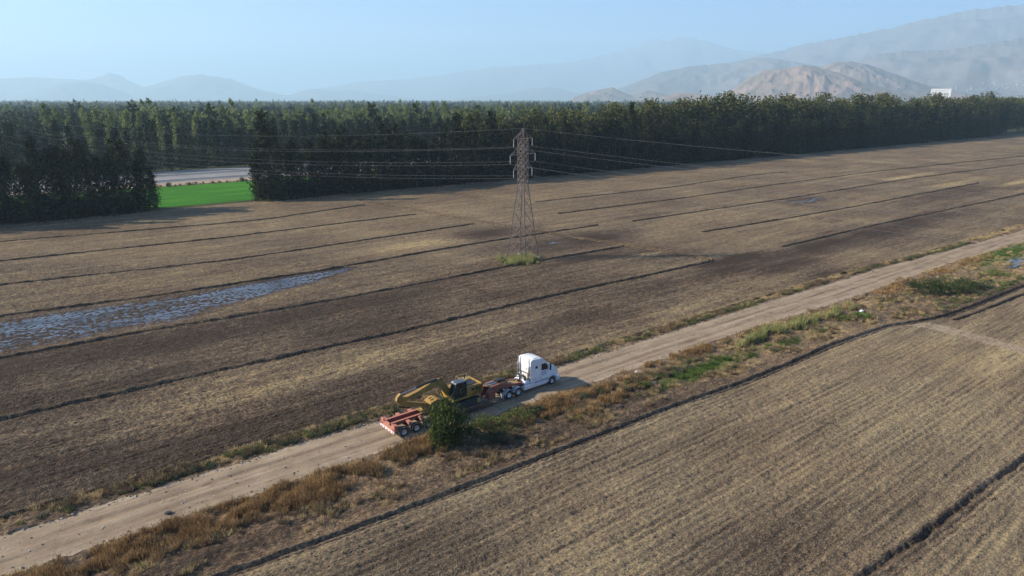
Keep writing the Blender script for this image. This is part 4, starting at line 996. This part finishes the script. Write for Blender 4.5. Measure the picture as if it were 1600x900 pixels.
    pt('toolbox', prism([(6.35, 2.33), (8.2, 2.33), (8.2, 3.1), (6.8, 3.1), (6.35, 2.8)], .45, 1.31), M['yellow'], bevel=.04)
    pt('mirror', [bar((6.5, -1.3, 3.3), (6.3, -1.55, 3.4), .03), box(6.25, 6.32, -1.65, -1.5, 3.2, 3.6)], M['black'])
    pt('mirror', [bar((6.5, 1.1, 3.0), (6.35, 1.3, 3.9), .03), box(6.3, 6.37, 1.25, 1.42, 3.8, 4.2)], M['black'])
    pt('boom', prism([(6.55, 2.42), (6.85, 2.75), (6.55, 3.35), (6.0, 4.25), (5.55, 4.66), (4.95, 4.78), (4.3, 4.66), (2.6, 4.28), (1.0, 3.98), (.25, 3.92), (.15, 3.62), (.6, 3.50), (2.6, 3.72), (4.4, 3.98), (5.0, 3.96), (5.35, 3.65), (5.9, 2.95), (6.2, 2.55)], -.23, .27), M['yellow'], bevel=.03)
    pt('boom_bracket', [prism([(4.9, 4.70), (5.4, 4.60), (5.3, 4.9), (5.05, 4.92)], -.12, .16)], M['yellow'])
    for s in (-1, 1):
        y = .02 + s * .38
        cy = pt('boom_cylinder', tube([(5.55, y, 2.5), (5.2, y, 3.4)], [.11, .11], 10), M['yellow2']); pt('piston_rod', tube([(5.2, y, 3.4), (4.85, y, 4.3)], [.055, .055], 8), M['steel'], cy)
    cy = pt('stick_cylinder', tube([(4.95, .02, 4.88), (2.2, .02, 4.62)], [.12, .12], 10), M['black']); pt('piston_rod', tube([(2.2, .02, 4.62), (.15, .02, 4.35)], [.06, .06], 8), M['steel'], cy)
    pt('stick', prism([(-.45, 3.75), (-.30, 4.2), (.1, 4.48), (.35, 4.30), (.40, 3.70), (.85, 3.35), (3.75, 2.30), (3.8, 2.02), (3.55, 1.95), (.6, 2.75), (.05, 3.05)], -.19, .23), M['yellow'], bevel=.03)
    cy = pt('bucket_cylinder', tube([(-.2, .02, 3.0), (1.3, .02, 2.42)], [.10, .10], 10), M['black']); pt('piston_rod', tube([(1.3, .02, 2.42), (2.9, .02, 1.98)], [.05, .05], 8), M['steel'], cy)
    pt('linkage', [bar((2.9, -.24, 1.98), (3.3, -.24, 2.25), .10, .16), bar((2.9, .28, 1.98), (3.3, .28, 2.25), .10, .16), bar((2.9, 0.02, 1.98), (3.75, .02, 1.72), .12, .3)], M['yellow2'])
    # bucket curled under the stick: a curved shell open towards the deck
    outer = [(3.55, 2.42), (3.95, 2.62), (4.5, 2.78), (5.0, 2.62), (5.25, 2.2), (5.22, 1.75), (5.0, 1.45)]
    inner = [(4.93, 1.50), (5.12, 1.78), (5.14, 2.16), (4.93, 2.52), (4.5, 2.68), (4.0, 2.53), (3.62, 2.33)]
    bk = pt('bucket', [prism(outer + inner, -.68, .72)] + [prism([(3.55, 2.42), (3.95, 2.62), (4.5, 2.78), (5.0, 2.62), (5.25, 2.2), (5.22, 1.75), (5.0, 1.45), (4.2, 1.55), (3.5, 2.0)], y, y + .05) for y in (-.70, .69)] + [prism([(3.45, 2.1), (4.0, 2.75), (4.3, 2.85), (4.2, 2.5), (3.8, 1.95)], y, y + .06) for y in (-.26, .24)], M['yellow'])
    for k in range(5):
        y = -.64 + k * .30
        pt('tooth', prism([(5.05, 1.62), (5.2, 1.5), (4.85, 1.18), (4.8, 1.25)], y, y + .12), M['steel'], bk)
    pt('hoses', [tube([(6.4, y, 3.4), (5.6, y, 4.75), (4.9, y, 4.9), (4.0, y, 4.72)], [.03] * 4, 5) for y in (-.1, 0.02, .14)], M['black'])
    pt('work_light', box(6.6, 6.7, -.9, -.75, 4.3, 4.4), M['lamp_clear'])
build_excavator()
# spare gear lying on the trailer just under the bucket: yellow toothed attachment
g = tag(empty('toothed_attachment', rig_world(3.2, -.05, 1.645), RIG_A), 'small yellow toothed digging attachment lying on the trailer beams', 'attachment')
part('body', prism([(-.5, 0), (.6, 0), (.75, .3), (.2, .42), (-.4, .3)], -.62, .62), M['yellow'], g, .03)
for k in range(4): part('tooth', prism([(-.5, .02), (-.5, .16), (-.85, .10)], -.55 + k * .32, -.40 + k * .32), M['yellow2'], g)

# ------------------------------------------------------------------ pylon
M['galv'] = simple('weathered_galvanised_steel', (.17, .135, .115), .75, .05, .25, 1.5)
M['porcelain'] = simple('pale_glass_insulator', (.42, .45, .46), .4, 0, .1, 4)
M['wire'] = simple('aluminium_conductor', (.26, .26, .27), .6, .1, .05, 1)
M['concrete'] = simple('footing_concrete', (.32, .31, .29), .9, 0, .15, 3)
PYL = xy(98.0, 121.4); LINE = Vector((-1, .70, 0)).normalized(); ARM_A = math.atan2(LINE.y, LINE.x) - R(90)
def build_pylon():
    t = tag(empty('transmission_tower', (PYL[0], PYL[1], 0), ARM_A), 'lattice steel power pylon standing in the middle of the brown field', 'pylon')
    def hw(z): return np.interp(z, [0, 16.7, 27.4, 29.6], [2.7, .86, .84, .10])
    cs = [(-1, -1), (1, -1), (1, 1), (-1, 1)]
    def P(k, z): w = hw(z); return (cs[k % 4][0] * w, cs[k % 4][1] * w, z)
    for k in range(4):
        part('leg', [bar(P(k, a), P(k, b), .18) for a, b in ((-.3, 16.7), (16.7, 27.4), (27.4, 29.6))], M['galv'], t)
        part('footing', box(P(k, 0)[0] - .35, P(k, 0)[0] + .35, P(k, 0)[1] - .35, P(k, 0)[1] + .35, -.3, .35), M['concrete'], t, .03)
    lv = [.3, 4.2, 7.9, 11.2, 14.1, 16.7]
    for a, b in zip(lv[:-1], lv[1:]):
        for k in range(4):
            part('brace', bar(P(k, a), P(k + 1, b), .085), M['galv'], t); part('brace', bar(P(k + 1, a), P(k, b), .085), M['galv'], t)
            part('strut', bar(P(k, b), P(k + 1, b), .085), M['galv'], t)
            q = (a + b) / 2
    for k in range(4):   # secondary bracing of the lowest panel
        m = [(P(k, 2.2)[i] * .5 + P(k + 1, 2.2)[i] * .5) for i in range(3)]
        part('brace', bar(P(k, 4.2), m, .05), M['galv'], t)
    lv = np.linspace(16.7, 27.4, 8)
    for j, (a, b) in enumerate(zip(lv[:-1], lv[1:])):
        for k in range(4):
            part('brace', bar(P(k, a), P(k + 1, b), .085), M['galv'], t); part('brace', bar(P(k + 1, a), P(k, b), .085), M['galv'], t)
            part('strut', bar(P(k, b), P(k + 1, b), .085), M['galv'], t)
    tips = []
    for z, L in ((27.4, 3.7), (23.9, 5.0), (20.7, 3.7)):
        for s in (-1, 1):
            w = hw(z); tip = (s * L, 0, z + .05); tips.append((s * L, z - 1.85))
            up = min(z + 1.5, 29.2); wu = hw(up)
            sh = [bar((s * w, -w, z), tip, .085), bar((s * w, w, z), tip, .085), bar((s * wu, -wu, up), tip, .07), bar((s * wu, wu, up), tip, .07)]
            for f in (.33, .66):
                a = Vector((s * w, -w, z)).lerp(Vector(tip), f); b_ = Vector((s * w, w, z)).lerp(Vector(tip), f); c = Vector((s * wu, -wu, up)).lerp(Vector(tip), f)
                sh += [bar(a, b_, .05), bar(a, c, .05)]
            part('cross_arm', sh, M['galv'], t)
            prof = [(.02, 0)]
            for q in range(11): zz = -.12 - q * .145; prof += [(.03, zz), (.115, zz - .03), (.115, zz - .06), (.03, zz - .08)]
            prof += [(.02, -1.85)]
            part('insulator', [([(v[0], v[1], v[2]) for v in lathe(prof, 10, 'Z', (s * L, 0, z + .03))[0]], lathe(prof, 10, 'Z')[1])], M['porcelain'], t)
    return tips
tips = build_pylon()
def wire(off, z, r, label, group):
    ca, sa = math.cos(ARM_A), math.sin(ARM_A); V = []; pts = []
    for d, sag in ((1, 5.2), (-1, 4.9)):
        n = 44; row = []
        for i in range(n + 1):
            f = i / n; s = f * (300 if d > 0 else 280)
            row.append((PYL[0] + ca * off + LINE.x * s * d, PYL[1] + sa * off + LINE.y * s * d, z - 4 * sag * f * (1 - f)))
        pts = (row[::-1] if d > 0 else pts + row[1:])
    Vf = tube(pts, [r] * len(pts), 5); tag(link('power_line', new_mesh('power_line', Vf[0], Vf[1], M['wire'])), label, 'wire', group)
lab = ['%s conductor on the %s side of the pylon' % (h, s) for h in ('top', 'middle', 'lowest') for s in ('left', 'right')]
for (o_, z_), l in zip(tips, lab): wire(o_, z_, .0095, l + ' sagging across the field', 'power line conductors')
wire(0, 29.62, .0095, 'thin earth wire running over the tip of the pylon', 'power line conductors')

# ------------------------------------------------------------------ weeds and bushes
def clump_mesh(name, m, h, r, nb, w, lean=.5, leaf=0):
    V = []; F = []
    for i in range(nb):
        a = rng.random() * 6.28; d = r * rng.random() ** .6 * .6; x, y = math.cos(a) * d, math.sin(a) * d
        hh = h * (.5 + .6 * rng.random()); lx, ly = rng.normal(size=2) * lean * hh * .5; lx += math.cos(a) * lean * hh * .4; ly += math.sin(a) * lean * hh * .4
        b = rng.random() * 6.28; wx, wy = math.cos(b) * w / 2, math.sin(b) * w / 2; o = len(V)
        V += [(x - wx, y - wy, -.05), (x + wx, y + wy, -.05), (x + lx * .5 + wx * .8, y + ly * .5 + wy * .8, hh * .6), (x + lx * .5 - wx * .8, y + ly * .5 - wy * .8, hh * .6), (x + lx, y + ly, hh)]
        F += [(o, o + 1, o + 2, o + 3), (o + 3, o + 2, o + 4)]
    if leaf:
        P = rng.normal(size=(leaf, 3)) * np.array([r * .45, r * .45, h * .22]) + np.array([0, 0, h * .55]); P[:, 2] = np.abs(P[:, 2])
        v, f = leaf_quads(P, np.full(leaf, w * 1.6)); o = len(V); V += [tuple(q) for q in v]; F += [tuple(q + o) for q in f]
    return new_mesh(name, V, F, m)
def ground_z(u, v):
    r = region(u, v); return height(u, v, .225, r)
def gather(spots_, seed=0):
    U = []; Vv = []
    for (px, py, ru, rv, n) in spots_:
        a, b = uvp(px, py); U.append(a + rng.normal(size=n) * ru); Vv.append(b + rng.normal(size=n) * rv)
    U = np.concatenate(U); Vv = np.concatenate(Vv)
    keep = fbm(U * .35 + 1, Vv * .5, 3) > .0; U = U[keep]; Vv = Vv[keep]
    ok = (Vv < at(ROAD_L, U) - .35) & (Vv > at(DITCH, U) + 1.2) | (Vv > at(ROAD_U, U) + .2)
    return U[ok], Vv[ok]
def along(u0, u1, n, f0, f1, clumpy=.0, thr=0.0):
    """points in the strip between the road (f=0) and the ditch (f=1)"""
    u = rng.uniform(u0, u1, n); f = rng.uniform(f0, f1, n); v = at(ROAD_L, u) * (1 - f) + (at(DITCH, u) + 1.4) * f
    k = fbm(u * .18 + 5, v * .35, 3) > thr; return u[k], v[k]
def put(name, U, Vv, protos, label, s0=.6, s1=1.3):
    X_, Y_ = xy(U, Vv); scatter(name, np.stack([X_, Y_, ground_z(U, Vv)], 1), protos, label, scl=rng.uniform(s0, s1, len(U)))
rust = [clump_mesh('rust_clump', M['dry_rust'], .75, .5, 46, .035, .5, 20), clump_mesh('rust_clump', M['dry_rust'], .55, .6, 50, .03, .7, 24)]
straw = [clump_mesh('straw_clump', M['dry_straw'], .45, .4, 46, .028, .7), clump_mesh('straw_clump', M['dry_straw'], .30, .5, 50, .025, .9)]
brown = [clump_mesh('brown_clump', M['dry_brown'], .6, .5, 50, .03, .6, 26), clump_mesh('brown_clump', M['dry_brown'], .4, .45, 44, .03, .8, 18)]
olive = [clump_mesh('olive_clump', M['fol_grey'], .5, .45, 30, .04, .6, 40), clump_mesh('olive_clump', M['fol_bush'], .4, .45, 30, .04, .7, 40)]
green = [clump_mesh('green_clump', M['fol_bright'], .35, .5, 50, .035, .7, 26)]
reed = [clump_mesh('reed_clump', M['reed'], 1.5, .5, 60, .035, .35), clump_mesh('reed_clump', M['reed'], 1.1, .5, 60, .035, .45)]
g1 = gather([(120, 885, 3, .6, 220), (200, 862, 4, .7, 300), (290, 830, 4, .9, 420), (370, 800, 4, 1.0, 480), (440, 780, 3, .9, 420), (510, 765, 2.4, .9, 420), (570, 735, 3, .9, 220), (640, 712, 3, .8, 220), (682, 690, 1.0, .7, 160), (860, 640, 3.5, .7, 340), (885, 628, 3, .6, 260), (930, 615, 3, .6, 140), (1060, 556, 5, .5, 200), (1110, 545, 4, .5, 180), (1390, 450, 4, 1.0, 160), (1500, 415, 10, 1.2, 180), (950, 622, 4, .8, 160)])
a1 = along(-6, 34, 700, .05, .6, thr=.16)
put('dry_weeds', np.concatenate([g1[0], a1[0]]), np.concatenate([g1[1], a1[1]]), rust, 'rusty brown dry weeds crowding the road verge')
a2 = along(-8, 200, 6500, .0, .98, thr=.07); n = 3600
u = rng.uniform(-6, 240, n); v = at(ROAD_U, u) + .2 + rng.uniform(.1, 1.0, n) ** .6 * (at(EDGE_N, u) - at(ROAD_U, u) + .1); k = fbm(u * .25, v * .4, 2) > -.12
g2 = gather([(1180, 530, 3, .5, 180), (1240, 505, 6, .8, 320), (1300, 490, 5, .7, 240), (1130, 540, 3, .6, 120)])
put('dry_grass', np.concatenate([a2[0], u[k], g2[0]]), np.concatenate([a2[1], v[k], g2[1]]), straw, 'straw coloured grass tufts along both verges')
a3 = along(-6, 150, 2600, .03, .95, thr=.08); n = 1500
u = rng.uniform(-6, 200, n); v = at(ROAD_U, u) + rng.uniform(.3, 1, n) * (at(EDGE_N, u) - at(ROAD_U, u) - .3); k = fbm(u * .2 + 9, v * .2, 2) > .02
g3 = gather([(600, 725, 4, .8, 200), (760, 700, 3, .8, 120), (970, 604, 3, .5, 90), (420, 800, 4, .8, 160), (1160, 560, 4, .5, 80)])
put('twiggy_weeds', np.concatenate([a3[0], u[k], g3[0]]), np.concatenate([a3[1], v[k], g3[1]]), brown, 'dark twiggy dead weeds scattered over the verges')
n = 1500; u = rng.uniform(-6, 200, n); v = at(ROAD_U, u) + rng.uniform(.2, 1, n) * (at(EDGE_N, u) - at(ROAD_U, u) - .2); k = fbm(u * .15 + 3, v * .2, 2) > .02
a4 = along(0, 130, 1000, .1, .8, thr=.15)
g4 = gather([(560, 740, 4, .6, 90), (650, 705, 3, .6, 70), (820, 662, 4, .5, 120), (1050, 585, 4, .6, 160), (1500, 470, 10, .7, 260), (1560, 455, 12, .5, 220), (1470, 450, 5, 1.5, 160), (1540, 440, 6, 1.5, 160)])
put('olive_weeds', np.concatenate([u[k], a4[0], g4[0]]), np.concatenate([v[k], a4[1], g4[1]]), olive, 'grey green weeds growing in the verges')
g5 = gather([(1100, 578, 6, .8, 240), (1070, 588, 3, .8, 120), (1150, 563, 4, .5, 60), (1260, 528, 4, .5, 60), (1215, 542, 3, .5, 50), (1560, 400, 9, 1.6, 420), (1590, 392, 8, 2, 260)])
put('green_weeds', g5[0], g5[1], green, 'patches of bright green weeds between road and ditch')
g6 = gather([(1180, 532, 2.2, .5, 70), (1215, 520, 3, .6, 90), (1255, 510, 3, .6, 80), (1300, 495, 3, .5, 50)])
put('tall_reeds', g6[0], g6[1], reed, 'tall pale reed grass beside the bend of the road')
a, b = uvp(815, 408); n = 330; U = a + rng.normal(size=n) * 2.0; Vv = b + rng.normal(size=n) * 1.7
X_, Y_ = xy(U, Vv); scatter('pylon_grass', np.stack([X_, Y_, X_ * 0 + .02], 1), green + reed[1:] + olive[1:], 'tuft of green and yellow grass around the feet of the pylon', scl=rng.uniform(.7, 1.5, n))

def bush(name, px, py, w, h, fm, label, cat='bush', n=900, leaf=.10, stems=8, group=None, depth=.8, sm=None):
    x, y = bp(px, py); e = empty(name, (x, y, float(ground_z(*[np.array([q]) for q in uv(x, y)])[0]))); P = []
    for c in range(26):
        a = rng.random() * 6.28; t = rng.random() ** .7; d = rng.random() ** .5
        ctr = np.array([math.cos(a) * d * w * .42, math.sin(a) * d * w * .42 * depth, h * (.18 + .62 * t * math.sqrt(max(0, 1 - d * d * .7)))])
        P.append(ctr + rng.normal(size=(n // 26, 3)) * np.array([w * .09, w * .09 * depth, h * .11]))
    P = np.concatenate(P); P[:, 2] = np.abs(P[:, 2]) + .02
    V, F = leaf_quads(P, np.full(len(P), leaf), up=.3); link('foliage', new_mesh('foliage', V, F, fm), e)
    st = []
    for c in range(stems):
        a = rng.random() * 6.28; st.append(tube([(0, 0, -.1), (math.cos(a) * w * .15, math.sin(a) * w * .15, h * .3), (math.cos(a) * w * .32, math.sin(a) * w * .32, h * .65)], [.04, .03, .01], 4))
    V, F = join_vf(st); link('stems', new_mesh('stems', V, F, sm or M['bark']), e)
    return tag(e, label, cat, group)
def small_tree():
    x, y = bp(700, 695); e = empty('small_tree', (x, y, .05)); P = []; lim = []
    H_, W_ = 4.5, 2.2
    for c in range(105):
        t = rng.random(); a = rng.random() * 6.28; prof = math.sin(math.pi * min(1, .22 + .74 * t)) ** .65
        d = (.20 + .85 * rng.random() ** .5) * prof * W_ * (1 + .22 * math.sin(3 * a + 1) + .16 * math.sin(7 * a + 9 * t))
        ctr = np.array([math.cos(a) * d, math.sin(a) * d, .85 + t * (H_ - .95)])
        k = .24 * (.5 + 1.0 * rng.random()); P.append(ctr + rng.normal(size=(56, 3)) * np.array([k, k, k * 1.9]))
        if c % 7 == 0: lim.append(tube([(0, 0, .5 + t * 1.8), tuple(ctr * np.array([.5, .5, .75])), tuple(ctr)], [.06, .035, .01], 4))
    P = np.concatenate(P); V, F = leaf_quads(P, np.full(len(P), .13), aspect=2.8, up=.55); link('crown', new_mesh('crown', V, F, M['fol_shrub']), e)
    tr = [tube([(0, 0, -.2), (.05, .02, .8), (-.05, .05, 1.8), (0, 0, 3.4)], [.17, .14, .10, .03], 8), tube([(.05, .02, .6), (.7, .2, 1.6), (1.2, .3, 2.8)], [.09, .06, .02], 6), tube([(0, .02, .7), (-.6, -.3, 1.7), (-1.1, -.4, 2.9)], [.09, .06, .02], 6)]
    V, F = join_vf(tr + lim); link('trunk', new_mesh('trunk', V, F, M['bark']), e)
    tag(e, 'small bushy green tree standing on the verge in front of the trailer', 'tree')
small_tree()
bush('shrub', 752, 668, 3.4, 1.5, M['fol_bush'], 'olive green shrub directly right of the small tree', n=1500)
bush('shrub', 782, 664, 3.0, 1.3, M['fol_bush'], 'olive shrub second from the small tree beside the truck shadow', n=1300)
bush('shrub', 808, 655, 3.2, 1.4, M['fol_bush'], 'olive shrub third from the small tree, edge of the truck shadow', n=1300)
bush('shrub', 832, 648, 2.6, 1.3, M['fol_grey'], 'dark green shrub at the right end of the shrub row', n=1200)
bush('shrub', 768, 684, 5.6, 1.5, M['fol_thicket'], 'dark shrub in the shade right of the small tree trunk', n=1600)
bush('dry_bush', 676, 694, 2.2, 1.3, M['dry_rust'], 'rust coloured dry bush at the left foot of the small tree', n=1100, leaf=.07, sm=M['dry_brown'])
bush('dry_bush', 862, 634, 3.0, 1.2, M['dry_rust'], 'broad orange dry bush below the tractor fuel tanks', n=1200, leaf=.07, sm=M['dry_brown'])
bush('dry_bush', 893, 626, 2.8, 1.2, M['dry_rust'], 'orange dry bush below the tip of the cab shadow', n=1100, leaf=.07, sm=M['dry_brown'])
bush('twiggy_bush', 952, 605, 1.7, 1.1, M['dry_brown'], 'dark leafless twiggy bush just right of the cab shadow', n=900, leaf=.06, sm=M['dry_brown'])
bush('shrub', 935, 613, 2.2, .9, M['fol_grey'], 'grey green shrub beside the dark twiggy bush', n=1000)
bush('shrub', 910, 628, 2.0, .9, M['fol_grey'], 'grey green shrub between orange dry bushes right of the truck', n=900)
bush('shrub', 981, 601, .9, .6, M['fol_shrub'], 'smallest round green shrub on bare earth by the pale rock', n=450)
bush('shrub', 1009, 604, 1.6, .8, M['fol_shrub'], 'compact dark green shrub beside a black stone', n=900)
bush('twiggy_bush', 1036, 589, 1.9, 1.0, M['dry_brown'], 'dark brown bush at the left end of the green weeds', n=900, leaf=.07)
bush('shrub', 1057, 580, 2.0, .8, M['fol_grey'], 'low olive shrub at the upper left of the green weeds', n=800)
bush('shrub', 1345, 497, 3.6, .9, M['fol_bright'], 'low vivid green shrub beside a white sack', n=1500)
bush('shrub', 1320, 500, 3.0, .9, M['fol_bush'], 'dull green shrub left of the vivid green shrub', n=1000)
bush('dry_bush', 1408, 443, 3.0, 1.5, M['dry_rust'], 'dark rusty bush left of the large green thicket', n=1200, leaf=.09, sm=M['dry_brown'])
bush('dry_bush', 1386, 461, 4.2, 1.1, M['dry_rust'], 'pale orange spreading bush on the road edge', n=1300, leaf=.09, sm=M['dry_brown'])
bush('thicket', 1447, 460, 6.5, 3.2, M['fol_thicket'], 'large dark green thicket, its left mound', n=3000, leaf=.16)
bush('thicket', 1490, 455, 8.5, 3.4, M['fol_thicket'], 'large dark green thicket, its tall middle mound', n=3400, leaf=.16)
bush('thicket', 1530, 450, 5.0, 1.7, M['fol_grey'], 'olive mound at the right end of the large thicket', n=1800, leaf=.14)
bush('shrub', 1560, 430, 6, 1.2, M['fol_bush'], 'low olive shrub above the right end of the thicket', n=1500, leaf=.13)

# stones, sack, stumps
M['stone'] = simple('pale_stone', (.40, .37, .33), .9, 0, .2, 4, .03); M['stone_dark'] = simple('dark_stone', (.06, .055, .05), .8, 0, .3, 4, .03)
M['sack'] = simple('white_plastic', (.72, .72, .70), .5, 0, .08, 5, .05)
def rock(px, py, s, m, label, name='rock', cat='rock', flat=.6):
    x, y = bp(px, py); bm = bmesh.new(); bmesh.ops.create_icosphere(bm, subdivisions=2, radius=1)
    sd_ = random.random() * 50
    for v in bm.verts:
        k = 1 + .35 * float(perlin(np.array([v.co.x * 1.3 + sd_]), np.array([v.co.y * 1.3 + v.co.z * 1.7]))[0]) + random.uniform(-.06, .06)
        v.co = Vector((v.co.x * s * k, v.co.y * s * k * .8, v.co.z * s * k * flat))
    me = bpy.data.meshes.new(name); bm.to_mesh(me); bm.free(); me.materials.append(m)
    o = link(name, me); o.location = (x, y, float(ground_z(*[np.array([q]) for q in uv(x, y)])[0]) + s * flat * .5); o.rotation_euler = (0, 0, random.random() * 6); tag(o, label, cat)
rock(996, 583, .42, M['stone'], 'pale grey rock on bare earth beside the road')
rock(1021, 602, .55, M['stone_dark'], 'black stone beside the compact dark green shrub', flat=.8)
rock(1346, 488, .42, M['sack'], 'crumpled white plastic sack above the vivid green shrub', 'plastic_sack', 'sack', .45)
rock(500, 741, .22, M['stone'], 'small pale stone at the road edge left of the trailer')
rock(520, 737, .18, M['stone_dark'], 'small dark stone at the road edge left of the trailer')
rock(263, 804, .3, M['stone_dark'], 'dark stone lying among rusty weeds at lower left')
rock(860, 706, .42, M['stone_dark'], 'dark earth lump beside the ditch below the tree shadow', 'earth_lump', 'lump')
rock(770, 606, .2, M['stone'], 'small stone behind the gooseneck on the far verge')
for (px, py, l) in ((492, 744, 'short grey stump post at the road edge, lower one'), (513, 740, 'short grey stump post at the road edge, middle one'), (567, 722, 'short dark stump post nearest the trailer')):
    x, y = bp(px, py); V = tube([(0, 0, -.1), (.02, 0, .5)], [.09, .08], 7); o = link('stump_post', new_mesh('stump_post', V[0], V[1], M['bark'])); o.location = (x, y, .02); tag(o, l, 'post')
n = 5200; uu = rng.uniform(-8, 150, n); e = rng.random(n); w_ = at(ROAD_U, uu) - at(ROAD_L, uu)
e = np.where(rng.random(n) < .55, np.where(e < .5, e * .16, 1 - (1 - e) * .16), e); vv = at(ROAD_L, uu) + w_ * e; X_, Y_ = xy(uu, vv)
def pebble(m):
    bm = bmesh.new(); bmesh.ops.create_icosphere(bm, subdivisions=1, radius=.5)
    for v in bm.verts: v.co = Vector((v.co.x * random.uniform(.7, 1.3), v.co.y * random.uniform(.6, 1.1), v.co.z * random.uniform(.4, .8)))
    me = bpy.data.meshes.new('pebble'); bm.to_mesh(me); bm.free(); me.materials.append(m); return me
scatter('road_stones', np.stack([X_, Y_, ground_z(uu, vv) + .01], 1), [pebble(M['stone']), pebble(M['stone']), pebble(M['stone_dark'])], 'loose stones and clods on the dirt road and its edges', scl=.04 + .20 * rng.random(n) ** 4)
water_uv = uvp(1592, 408)
water_sheet('seep_water', water_uv[0] - 9, water_uv[0] + 14, water_uv[1] - 1.6, water_uv[1] + 1.6, .06, 'pale wet seep beside the road at the right edge')

# ------------------------------------------------------------------ clods lying on the tilled soil
def clod_mesh(seed, m):
    bm = bmesh.new(); bmesh.ops.create_icosphere(bm, subdivisions=1, radius=.5)
    for v in bm.verts: v.co = Vector((v.co.x * random.uniform(.7, 1.2), v.co.y * random.uniform(.6, 1.1), v.co.z * random.uniform(.5, .9)))
    me = bpy.data.meshes.new('clod'); bm.to_mesh(me); bm.free(); me.materials.append(m); return me
M['clod'] = simple('dry_clod', (.15, .108, .072), .95, 0, .35, .6); M['clod2'] = simple('dark_clod', (.085, .060, .043), .95, 0, .35, .6)
n = 230000
F_ = 36 + (150 - 36) * rng.random(n) ** 1.1; X_ = (rng.random(n) * 2 - 1) * .82 * F_
U_, V_ = uv(X_, F_); rg = region(U_, V_); dn = fbm(U_ * .12, V_ * .6, 3)
k = ((rg == 0) | (rg == 5) | ((rg == 4) & (rng.random(n) < .3))) & (rng.random(n) < .55 + .9 * dn) & (puddle(U_, V_) < .3)
k &= (np.abs(V_ - at(DITCH, U_)) > .9)
U_, V_, X_, F_ = U_[k], V_[k], X_[k], F_[k]
sz = .06 + .15 * rng.random(len(U_)) ** 3
scatter('soil_clods', np.stack([X_, F_, ground_z(U_, V_) + .01], 1), [clod_mesh(1, M['clod']), clod_mesh(2, M['clod2']), clod_mesh(3, M['clod'])], 'earth clods strewn over the tilled fields', scl=sz)

# ------------------------------------------------------------------ far building and town
def build_block():
    D = 900.0; x = (1466.5 - 800) / FPX * (D * math.cos(PITCH) + 2); e = tag(empty('office_building', (x, D, 0), R(-30)), 'white office block with a big white frame above the treetops at right', 'building')
    W2, TOP = 9.5, 48.0
    part('wall', box(-W2, W2, -1.2, 14, 0, TOP - 1), M['glassy_wall'], e)
    part('outer_frame', [box(-W2 - 1, W2 + 1.8, -1.6, 14.5, TOP - 2.2, TOP), box(W2 - .4, W2 + 1.8, -1.6, 14.5, 0, TOP - 2.2), box(-W2 - 1, -W2, -1.6, 14.5, 0, TOP - 2.2)], M['white'], e)
    for r_ in range(11): part('floor_band', box(-W2, W2 - .4, -1.45, -1.2, r_ * 4.0 + 3.1, r_ * 4.0 + 4.0), M['white'], e)
    for r_ in range(11):
        for c in range(6): part('window', box(-W2 + .4 + c * 3.1, -W2 + 2.8 + c * 3.1, -1.3, -1.205, r_ * 4.0 + .5, r_ * 4.0 + 3.0), M['far_glass'], e)
M['far_glass'] = simple('blue_office_glass', (.33, .39, .44), .6, 0, .1, .3)
M['glassy_wall'] = simple('pale_blue_facade', (.70, .72, .74), .4, 0, .1, .3)
build_block()
M['town'] = simple('far_walls', (.36, .34, .32), .9, 0, .3, .01)
def build_town():
    from mathutils.bvhtree import BVHTree
    me = FOOTHILL.data; tree = BVHTree.FromPolygons([v.co.copy() for v in me.vertices], [tuple(p.vertices) for p in me.polygons]); sh = []
    for i in range(34):
        px = rng.uniform(1495, 1640); py = 128 + 12 * rng.random() ** .7 + (1600 - px) * .02
        x = (px - 800) / FPX; y = (py - 450) / FPX
        d = Vector((x, math.cos(PITCH) - y * math.sin(PITCH), -(y * math.cos(PITCH) + math.sin(PITCH)))).normalized()
        hit = tree.ray_cast(Vector((0, 0, CAM_H)), d)[0]
        if hit is None: continue
        w, e, h = rng.uniform(10, 26), rng.uniform(6, 12), rng.uniform(5, 8)
        sh.append(box(hit.x - w / 2, hit.x + w / 2, hit.y - e, hit.y + e, hit.z - 8, hit.z + h))
    V, F = join_vf(sh); tag(link('distant_town', new_mesh('distant_town', V, F, M['town'])), 'pale specks of a far town at the foot of the mountain', kind='stuff')
build_town()
